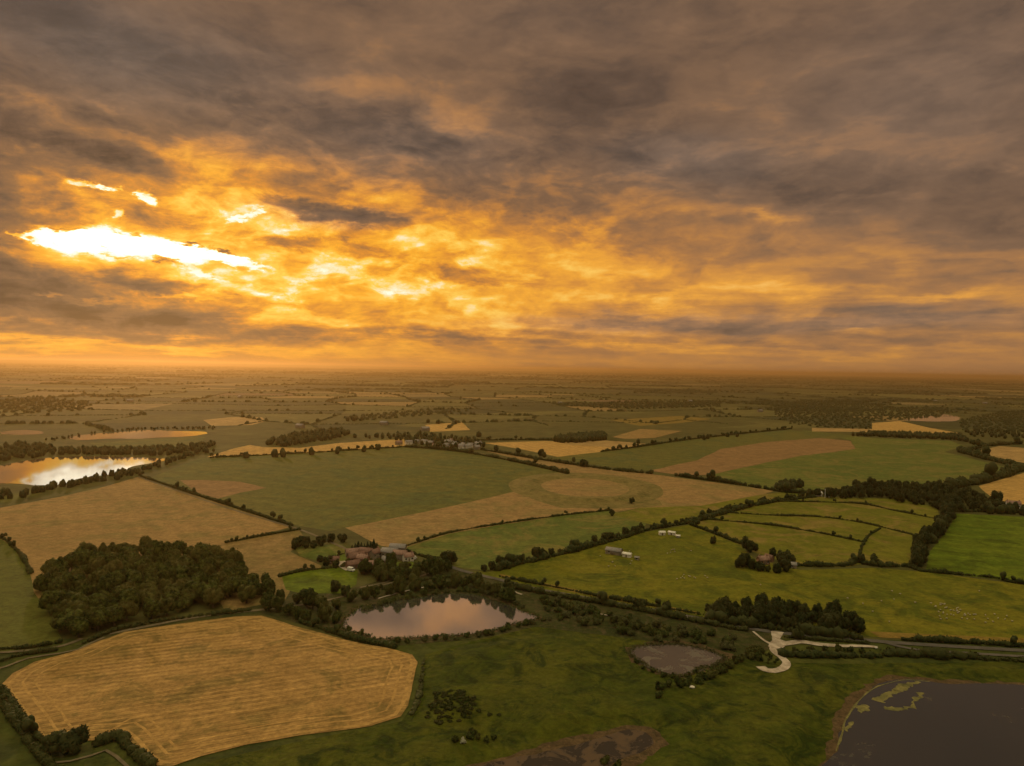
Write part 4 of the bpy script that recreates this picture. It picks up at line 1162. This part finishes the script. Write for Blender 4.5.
# vans in the farmyard
def van(px, rz, label):
    q = G(*px); e = bpy.data.objects.new('parked_van', None); COL.objects.link(e)
    e.location = (q.x, q.y, .28); e.rotation_euler = (0, 0, rz)
    tag(e, label, 'van', 'vans parked at the farm')
    bm = bmesh.new()
    prof = [(-2.4, .35), (2.3, .35), (2.4, .9), (2.2, 1.15), (1.5, 1.3), (1.0, 2.05), (.7, 2.2), (-2.3, 2.2), (-2.4, 2.0)]
    A = [bm.verts.new((x, -.95, z)) for x, z in prof]; Bv = [bm.verts.new((x, .95, z)) for x, z in prof]
    bm.faces.new(A); bm.faces.new(Bv[::-1])
    for i in range(len(prof)): bm.faces.new((A[i], Bv[i], Bv[(i + 1) % len(prof)], A[(i + 1) % len(prof)]))
    bmesh.ops.recalc_face_normals(bm, faces=bm.faces)
    me = bpy.data.meshes.new('body'); bm.to_mesh(me); bm.free(); me.materials.append(WHITEP); link('body', me, e)
    link('windscreen', mesh_np('windscreen', [(1.53, -.8, 1.33), (1.53, .8, 1.33), (1.06, .8, 2.02), (1.06, -.8, 2.02)], [np.array([[0, 1, 2, 3]])], GLASS), e)
    for x in (-1.5, 1.5):
        for y in (-.9, .9):
            a = Acc(); tube(a, (x, y - .1, .35), (x, y + .1, .35), .35, .35, 12)
            a.V.append(np.array([(x, y - .1, .35), (x, y + .1, .35)]))
            k = a.n; a.n += 2
            a.T.append(np.array([(i, (i + 1) % 12, k) for i in range(12)] + [(12 + (i + 1) % 12, 12 + i, k + 1) for i in range(12)])); a.mt += [0] * 24
            link('wheel', a.mesh('wheel', RUBBER), e)
for i, (p, a, l) in enumerate([((378, 553.5), 20, 'white van left of three behind the farm'), ((382.5, 553), 60, 'white van in the middle of three behind the farm'), ((386, 552.5), 10, 'white van right of three behind the farm'),
              ((414, 560), 70, 'white van alone at the right end of the farm'), ((351, 571.5), -30, 'white van at the near corner of the farmyard'), ((398, 574), 40, 'white van on the farm drive')]):
    van(p, R(a), l)

# white telegraph poles
def pole(px, h, label):
    q = G(*px); e = bpy.data.objects.new('telegraph_pole', None); COL.objects.link(e); e.location = (q.x, q.y, 0)
    tag(e, label, 'pole', 'pale poles above the olive pasture')
    a = Acc(); tube(a, (0, 0, -.3), (0, 0, h), .24, .16, 10); link('pole', a.mesh('pole', WHITEP), e)
    a = Acc(); tube(a, (-.9, 0, h - .7), (.9, 0, h - .7), .09, .09, 6); link('crossarm', a.mesh('crossarm', TIMBER), e)
pole((825, 498), 9, 'taller pale pole beside the tiny white house'); pole((829, 498), 6.5, 'shorter pale pole right of the taller one')

# sheep
def sheep_mesh(seed):
    rn = np.random.RandomState(seed)
    acc = Acc()
    V, F = lobe((0, 0, .62), (.58, .29, .31), 2, rn, .10); acc.tri(V, F)
    V, F = lobe((.50, 0, .74), (.20, .13, .17), 1, rn, .05); acc.tri(V, F)
    V, F = lobe((.66, 0, .68 if seed % 2 else .45), (.18, .085, .10), 1, rn, .05); acc.tri(V, F, 1)
    for x in (-.36, .34):
        for y in (-.15, .15):
            tube(acc, (x, y, .50), (x + .02, y, .25), .075, .05, 6, 1); tube(acc, (x + .02, y, .26), (x, y, 0), .045, .035, 6, 1)
    for y in (-.1, .1): tube(acc, (.56, y, .76), (.54, y * 2, .74), .03, .012, 5, 1)
    return acc.mesh('sheep', [WOOL, FACE], True)
WOOL = plain_mat('wool', (.36, .32, .22), (.50, .45, .34), 6, .95, .1, .4)
FACE = plain_mat('sheep_face', (.10, .08, .06), (.16, .13, .10), 6, .9, .1)
SM = [sheep_mesh(i) for i in range(3)]
def flock(cx, cy, sx, sy, n, label, group):
    for i in range(n):
        q = G(cx + rng.gauss(0, sx), cy + rng.gauss(0, sy))
        o = link('sheep', SM[i % 3], None, (q.x, q.y, .18)); o.rotation_euler = (0, 0, rng.uniform(0, 6.28)); o.scale = (.9,) * 3
        tag(o, label, 'sheep', group)
flock(950, 611, 14, 4.5, 34, 'sheep grazing in the flock on the lower right pasture', 'sheep of the right flock')
flock(986, 619, 12, 3, 14, 'sheep of the smaller group near the golden verge', 'sheep near the verge')
flock(690, 578, 8, 2, 12, 'sheep grazing in the middle of the broad pasture', 'sheep in the middle of the pasture')
flock(676, 552, 7, 1.5, 7, 'sheep near the shed track in the pasture', 'sheep by the sheds')
flock(605, 562, 25, 5, 8, 'sheep scattered over the left pasture', 'sheep on the left pasture')
flock(870, 600, 50, 10, 14, 'sheep straying across the wide right pasture', 'straying sheep')
q = G(876, 649)
V, F = lobe((0, 0, .3), (.6, .45, .5), 2, np.random.RandomState(9), .2)
tag(link('boulder', mesh_np('boulder', V, [F], WHITEP), None, (q.x, q.y, .3)), 'white boulder at the right end of the gravel track', 'boulder')
q = G(692, 692)
V, F = lobe((0, 0, .35), (1.0, .7, .55), 2, np.random.RandomState(4), .25)
tag(link('boulder', mesh_np('boulder', V, [F], WALLS[2]), None, (q.x, q.y, gz(q.x, q.y))), 'pale boulder beside the bush row below the pool', 'boulder')

_cache = {}
for (cm, x, y, s_, sz_) in OVER:
    if cm.name not in _cache:
        v = np.empty(len(cm.vertices) * 3, np.float32); cm.vertices.foreach_get('co', v)
        ft = [tuple(p.vertices) for p in cm.polygons]
        _cache[cm.name] = (v.reshape(-1, 3), np.array([f for f in ft if len(f) == 3]), np.array([f for f in ft if len(f) == 4]))
    v, f3, f4 = _cache[cm.name]
    a = frn.rand() * 6.28; M = np.array([[math.cos(a), math.sin(a), 0], [-math.sin(a), math.cos(a), 0], [0, 0, 1]])
    vv = v @ M * np.array([s_, s_, s_ * sz_]) + np.array([x, y, 0])
    far.tri(vv, f3); far.quad(vv, f4)
o = link('distant_trees', far.mesh('distant_trees', FOL_FAR))
tag(o, 'far off woods and hedgerow trees across the plain', 'trees', None, 'stuff')

# ------------------------------------------------------------------ haze
HZ = 0.000066
bx0, bx1, by0, by1, bz0, bz1 = -45000, 45000, -5000, 45000, -2, 175
hz = link('haze', boxm('haze', bx0, bx1, by0, by1, bz0, bz1, None))
hm = bpy.data.materials.new('haze_air'); hm.use_nodes = True; hm.node_tree.nodes.clear()
ht = NT(hm.node_tree); ho = ht.n('ShaderNodeOutputMaterial'); hv = ht.n('ShaderNodeVolumePrincipled')
hv.inputs['Color'].default_value = (.97, .62, .26, 1)
hv.inputs['Density'].default_value = HZ
hv.inputs['Anisotropy'].default_value = 0.68
ht.link(hv.outputs[0], ho.inputs['Volume'])
hz.data.materials.clear(); hz.data.materials.append(hm)
tag(hz, 'thin warm evening haze over the plain', 'haze', None, 'stuff')

# ------------------------------------------------------------------ sky
SUN_AZ, SUN_EL = math.atan((135 - 512) / FPX), R(10.2)
world = bpy.data.worlds.new('World'); scene.world = world
world.use_nodes = True
wt = world.node_tree; wt.nodes.clear(); t = NT(wt)
wo = t.n('ShaderNodeOutputWorld'); bg = t.n('ShaderNodeBackground'); t.link(bg.outputs[0], wo.inputs[0])
D = t.n('ShaderNodeTexCoord').outputs['Generated']
D = t.vmath('NORMALIZE', D)
sx = t.n('ShaderNodeSeparateXYZ'); t.link(D, sx.inputs[0])
az = t.math('ARCTAN2', sx.outputs[0], sx.outputs[1])
el = t.math('ARCSINE', sx.outputs[2])
cz = t.n('ShaderNodeCombineXYZ'); t.link(az, cz.inputs[0]); t.link(el, cz.inputs[1])
AE = cz.outputs[0]
# cloud deck coordinates: the deck is a plane overhead, so the pattern flattens towards the horizon
zz = t.math('ADD', t.math('MAXIMUM', sx.outputs[2], 0.0), 0.10)
pl = t.n('ShaderNodeCombineXYZ')
t.link(t.math('DIVIDE', sx.outputs[0], zz), pl.inputs[0]); t.link(t.math('DIVIDE', sx.outputs[1], zz), pl.inputs[1])
PL = pl.outputs[0]
warp = t.noise(PL, 1.1, 5, .6)
wv = t.vmath('MULTIPLY', t.vmath('SUBTRACT', warp.outputs['Color'], (.5, .5, .5)), (.13, .055, 0))
warp2 = t.noise(t.mapping(AE, scale=(1, 2.6, 1)), 14, 5, .65)
wv2 = t.vmath('MULTIPLY', t.vmath('SUBTRACT', warp2.outputs['Color'], (.5, .5, .5)), (.085, .035, 0))
AW = t.vmath('ADD', AE, t.vmath('ADD', wv, wv2))
warp3 = t.noise(t.mapping(AE, scale=(1, 2.2, 1)), 42, 4, .65)
wv3 = t.vmath('MULTIPLY', t.vmath('SUBTRACT', warp3.outputs['Color'], (.5, .5, .5)), (.060, .022, 0))
AWs = t.vmath('ADD', AE, t.vmath('ADD', t.vmath('MULTIPLY', wv2, (.8, .8, 0)), wv3))

def blob(acc, px, py, wx, wy, amp, rot=0.0, soft=True):
    d = ray(px, py)
    a0 = math.atan2(d.x, d.y); e0 = math.asin(d.z)
    v = t.vmath('SUBTRACT', AW if soft else AWs, (a0, e0, 0))
    v = t.mapping(v, rot=(0, 0, R(rot)), scale=(FPX / wx, FPX / wy, 1), typ='POINT')
    # mapping POINT scales before rotating, so squeeze after turning instead when the blob is tilted
    q = t.vmath('DOT_PRODUCT', v, v)
    g = t.math('POWER', 0.36788, q)
    return t.math('MULTIPLY_ADD', g, amp, acc)
def blob_rot(acc, px, py, wx, wy, amp, rot, soft=True):
    d = ray(px, py)
    a0 = math.atan2(d.x, d.y); e0 = math.asin(d.z)
    v = t.vmath('SUBTRACT', AW if soft else AWs, (a0, e0, 0))
    v = t.mapping(v, rot=(0, 0, R(rot)))
    v = t.vmath('MULTIPLY', v, (FPX / wx, FPX / wy, 1))
    q = t.vmath('DOT_PRODUCT', v, v)
    if not soft: q = t.math('MULTIPLY', q, q)
    return t.math('MULTIPLY_ADD', t.math('POWER', 0.36788, q), amp, acc)

# brightness by elevation (radians): horizon .. top of the frame .. overhead
I = t.n('ShaderNodeValToRGB'); cr = I.color_ramp
t.link(t.math('DIVIDE', el, 0.6), I.inputs[0])
for e_, v in zip([cr.elements[0], cr.elements[1]] + [cr.elements.new(.5) for _ in range(5)], []): pass
stops = [(0.0, .36), (.03, .39), (.10, .39), (.20, .41), (.32, .40), (.46, .335), (.62, .27), (.85, .235)]
while len(cr.elements) < len(stops): cr.elements.new(.5)
for e_, (p, v) in zip(cr.elements, stops): e_.position = p; e_.color = (v, v, v, 1)
F_ = t.n('ShaderNodeSeparateColor'); t.link(I.outputs[0], F_.inputs[0]); acc = F_.outputs[0]
for b in SKY if False else []: pass
BL = [  # px, py, half widths, amount, tilt (degrees, + = falling to the right)
 (300, 268, 290, 80, .17, 0), (190, 255, 130, 32, .08, 0), (450, 310, 200, 30, .08, 0), (140, 243, 120, 26, .17, 3), (135, 247, 80, 15, .20, 6), (230, 225, 130, 30, .08, 0), (330, 130, 140, 50, .035, 0), (120, 195, 90, 22, .10, 0), (600, 285, 200, 30, .05, 0), (480, 240, 140, 30, .05, 0), (260, 200, 90, 30, .08, 0), (700, 300, 260, 22, .05, 0), (520, 290, 260, 50, .09, 0), (340, 200, 160, 40, .06, 0),
 (90, 362, 260, 8, .06, 0), (330, 353, 260, 5, .10, 1), (650, 347, 170, 5, .12, 1), (700, 366, 250, 12, .06, 0),
 (110, 347, 120, 4, .24, 0), (0, 349, 60, 4, .14, 0), (880, 352, 120, 3.5, .05, 0),
 (330, 213, 62, 8, -.40, 4), (325, 247, 65, 7, -.28, 4), (470, 276, 55, 7, -.24, 5),
 (-10, 205, 85, 34, -.30, 0), (60, 130, 125, 17, -.24, 5), (20, 285, 120, 22, -.24, 3), (60, 312, 100, 8, -.20, 2), (150, 285, 50, 6, -.14, 4), (130, 290, 50, 9, -.12, 0), (250, 130, 120, 14, -.08, 0),
 (170, 216, 32, 9, -.20, 0), (130, 160, 45, 9, -.16, 0), (250, 330, 200, 6, -.18, 0), (60, 332, 140, 5, -.17, 0), (430, 338, 160, 4, -.10, 0), (120, 348, 22, 3, -.18, 0),
 (400, 142, 130, 20, -.17, 8), (565, 103, 85, 30, -.15, 0), (640, 155, 60, 18, -.10, 0), (900, 195, 150, 28, -.11, 6), (780, 180, 70, 16, -.09, 8),
 (630, 232, 45, 22, -.13, 0), (1000, 225, 90, 30, -.08, 0), (150, 55, 120, 32, -.07, 0), (20, 30, 80, 30, -.08, 0), (230, 80, 90, 22, -.07, 8), (460, 195, 120, 14, -.08, 3), (880, 318, 130, 9, -.09, 3), (640, 326, 150, 7, -.11, 1), (950, 60, 130, 60, -.03, 0),
 (450, 124, 40, 13, .20, 8), (375, 92, 75, 12, .13, 0), (490, 118, 24, 16, .08, 0), (20, 98, 45, 8, .17, 6), (195, 160, 42, 14, .30, 0), (130, 140, 75, 9, .13, 4),
 (240, 212, 22, 10, .22, -25), (600, 160, 40, 12, .05, 0), (775, 212, 30, 5, .20, 8), (830, 178, 24, 7, .07, 0), (700, 205, 60, 8, .08, 0),
 (470, 245, 80, 12, .12, 0), (540, 268, 90, 10, .10, 0), (440, 320, 140, 9, .10, 0), (640, 302, 80, 6, .14, 0), (780, 287, 90, 4, .12, 2), (950, 297, 45, 4.5, .20, -2), (850, 262, 80, 5, .07, 3), (860, 328, 18, 3, .16, 0), (560, 330, 160, 4, .10, 1),
 (380, 292, 90, 12, .12, 0), (300, 288, 70, 10, .14, 4),
]
for (px, py, wx, wy, am, ro) in BL:
    crisp = am <= -.19 and wy < 24
    acc = blob_rot(acc, px, py, wx * (1.15 if crisp else 1), wy * (1.15 if crisp else 1), am, ro, not crisp)
# the break in the cloud the sun burns through
HOT = [(48, 238, 14, 4, .5, 0), (72, 238, 22, 6.5, .60, 3), (105, 243, 28, 9.5, .58, 5), (140, 245, 32, 7.5, .52, 6), (172, 252, 26, 5.5, .60, 12), (205, 255, 26, 4, .50, 8), (235, 262, 20, 3.4, .40, 12), (260, 267, 10, 2.0, .22, 10), (25, 233, 9, 1.6, .35, 0),
       (200, 272, 14, 2.5, .16, 20), (225, 284, 34, 5, .13, 8), (262, 292, 30, 4, .10, 6), (285, 276, 14, 4, .08, 10), (340, 272, 30, 4, .08, 3),
       (90, 186, 15, 2.4, .42, 6), (108, 190, 10, 2, .30, 0), (150, 199, 8, 5, .50, 35), (120, 214, 7, 2.6, .36, 0), (250, 214, 12, 4, .26, -30), (234, 222, 8, 3, .2, -20), (52, 294, 10, 2, .25, 0), (90, 300, 20, 1.6, .14, 0), (175, 296, 40, 1.8, .16, 0), (295, 281, 6, 2, .08, 0),
       (128, 235, 10, 2.4, -.55, 0), (186, 246, 14, 2.6, -.55, 10), (112, 253, 14, 2.6, -.5, 8), (160, 259, 12, 2.2, -.5, 12), (222, 252, 10, 2.0, -.5, 10), (75, 229, 10, 1.6, -.4, 0)]
for (px, py, wx, wy, am, ro) in HOT: acc = blob_rot(acc, px, py, wx, wy * 1.25, am, ro, False)
# cloud texture
n1 = t.noise(PL, 1.7, 7, .60, .2).outputs[0]
n2 = t.noise(t.mapping(AE, rot=(0, 0, R(-6)), scale=(1, 2.7, 1)), 6.0, 8, .62, .5).outputs[0]
n3 = t.noise(t.mapping(AE, rot=(0, 0, R(-4)), scale=(1, 9.0, 1)), 7.0, 6, .62, .3).outputs[0]
n4 = t.noise(t.mapping(AE, rot=(0, 0, R(-8)), scale=(1, 2.2, 1)), 21.0, 6, .66, .4).outputs[0]
low = t.maprange(el, .24, .03, 0.0, 1.0)
near = blob(0.0, 250, 250, 360, 110, 1.15)
near = t.math('MINIMUM', near, 1.0)
tx = t.math('MULTIPLY', t.math('SUBTRACT', n1, .5), .20)
tx = t.math('MULTIPLY_ADD', t.math('SUBTRACT', n2, .5), t.math('MULTIPLY_ADD', near, .44, .34), tx)
tx = t.math('MULTIPLY_ADD', t.math('MULTIPLY', t.math('SUBTRACT', n3, .5), low), .46, tx)
tx = t.math('MULTIPLY_ADD', t.math('SUBTRACT', n4, .5), t.math('MULTIPLY_ADD', near, .62, .12), tx)
tx = t.math('MULTIPLY', tx, t.maprange(el, .0, .04, .25, 1.0))     # distant cloud melts together at the horizon
n5 = t.noise(t.mapping(AE, rot=(0, 0, R(-7)), scale=(1, 2.5, 1)), 8.5, 7, .56, .5).outputs[0]
puff = t.math('SUBTRACT', t.maprange(n5, .46, .58), .5)
puff = t.math('MULTIPLY', puff, t.maprange(el, .0, .05, .1, 1.0))
puff = t.math('MULTIPLY', puff, t.maprange(el, .22, .42, 1.0, .45))
acc = t.math('ADD', acc, tx)
acc = t.math('MULTIPLY_ADD', puff, t.math('MULTIPLY_ADD', near, .12, .06), acc)
palA = t.ramp(acc, [(0.0, lin((66, 50, 42))), (.16, lin((102, 76, 58))), (.30, lin((132, 92, 58))), (.42, lin((178, 115, 52))), (.54, lin((220, 139, 40))), (.68, lin((250, 171, 38))), (.82, lin((255, 206, 78))), (1.0, lin((255, 248, 220)))])
palB = t.ramp(acc, [(0.0, lin((64, 50, 42))), (.16, lin((98, 77, 62))), (.30, lin((130, 99, 74))), (.42, lin((164, 117, 74))), (.54, lin((196, 137, 70))), (.68, lin((230, 160, 68))), (.82, lin((250, 192, 104))), (1.0, lin((255, 236, 196)))])
pal = t.mix(near, palB, palA)
hot = t.math('MULTIPLY_ADD', t.math('MAXIMUM', t.math('SUBTRACT', acc, .95), 0.0), 1.6, 1.0)
hc = t.n('ShaderNodeCombineXYZ')
for i in range(3): t.link(hot, hc.inputs[i])
pal = t.mix(1.0, pal, hc.outputs[0], 'MULTIPLY')
# blue grey undersides
bz = 0.0
for (px, py, wx, wy, am) in [(150, 60, 150, 40, .6), (410, 145, 120, 25, .55), (60, 20, 120, 40, .4), (660, 150, 60, 22, .5), (930, 90, 130, 80, .45), (730, 165, 60, 22, .4), (330, 213, 60, 9, .5), (880, 318, 120, 9, .4), (640, 326, 120, 8, .4), (560, 20, 150, 30, .15)]:
    bz = blob(bz, px, py, wx, wy, am)
lum = t.n('ShaderNodeRGBToBW'); t.link(pal, lum.inputs[0])
gr = t.n('ShaderNodeCombineXYZ')
for i, k in enumerate((1.02, 1.0, .98)): t.link(t.math('MULTIPLY', lum.outputs[0], k), gr.inputs[i])
pal = t.mix(t.math('MULTIPLY', bz, .48, clamp=True), pal, gr.outputs[0])
# unseen sky: overhead brightness added to light the ground, duller tone behind
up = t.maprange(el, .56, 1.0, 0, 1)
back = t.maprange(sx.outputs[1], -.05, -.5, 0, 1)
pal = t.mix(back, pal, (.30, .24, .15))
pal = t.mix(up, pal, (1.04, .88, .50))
# physical evening sky behind the cloud deck
sky = t.n('ShaderNodeTexSky', sky_type='NISHITA')
sky.sun_disc = False; sky.sun_elevation = SUN_EL; sky.sun_rotation = SUN_AZ; sky.altitude = 120
skys = t.vmath('MULTIPLY', sky.outputs[0], (.0025, .0020, .0014))
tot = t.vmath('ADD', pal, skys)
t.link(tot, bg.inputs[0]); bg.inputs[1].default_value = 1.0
world.cycles.sampling_method = 'MANUAL'; world.cycles.sample_map_resolution = 512

sd = bpy.data.lights.new('sun', 'SUN'); sd.energy = 1.0; sd.angle = R(2); sd.color = (1.0, .66, .34)
so = bpy.data.objects.new('sun', sd); COL.objects.link(so)
sv = Vector((math.sin(SUN_AZ) * math.cos(SUN_EL), math.cos(SUN_AZ) * math.cos(SUN_EL), math.sin(SUN_EL)))
so.rotation_euler = sv.to_track_quat('Z', 'Y').to_euler(); so.location = (0, 0, 300)

vs = scene.view_settings
vs.view_transform = 'Standard'; vs.look = 'None'; vs.exposure = 0.0; vs.gamma = 1.0; vs.use_curve_mapping = False
scene.render.engine = 'CYCLES'
scene.cycles.use_denoising = True
scene.cycles.use_adaptive_sampling = True; scene.cycles.adaptive_threshold = 0.03
scene.cycles.max_bounces = 3; scene.cycles.diffuse_bounces = 1; scene.cycles.glossy_bounces = 2
scene.cycles.transmission_bounces = 2; scene.cycles.volume_bounces = 0
scene.cycles.volume_step_rate = 1.0
scene.cycles.sample_clamp_indirect = 4.0
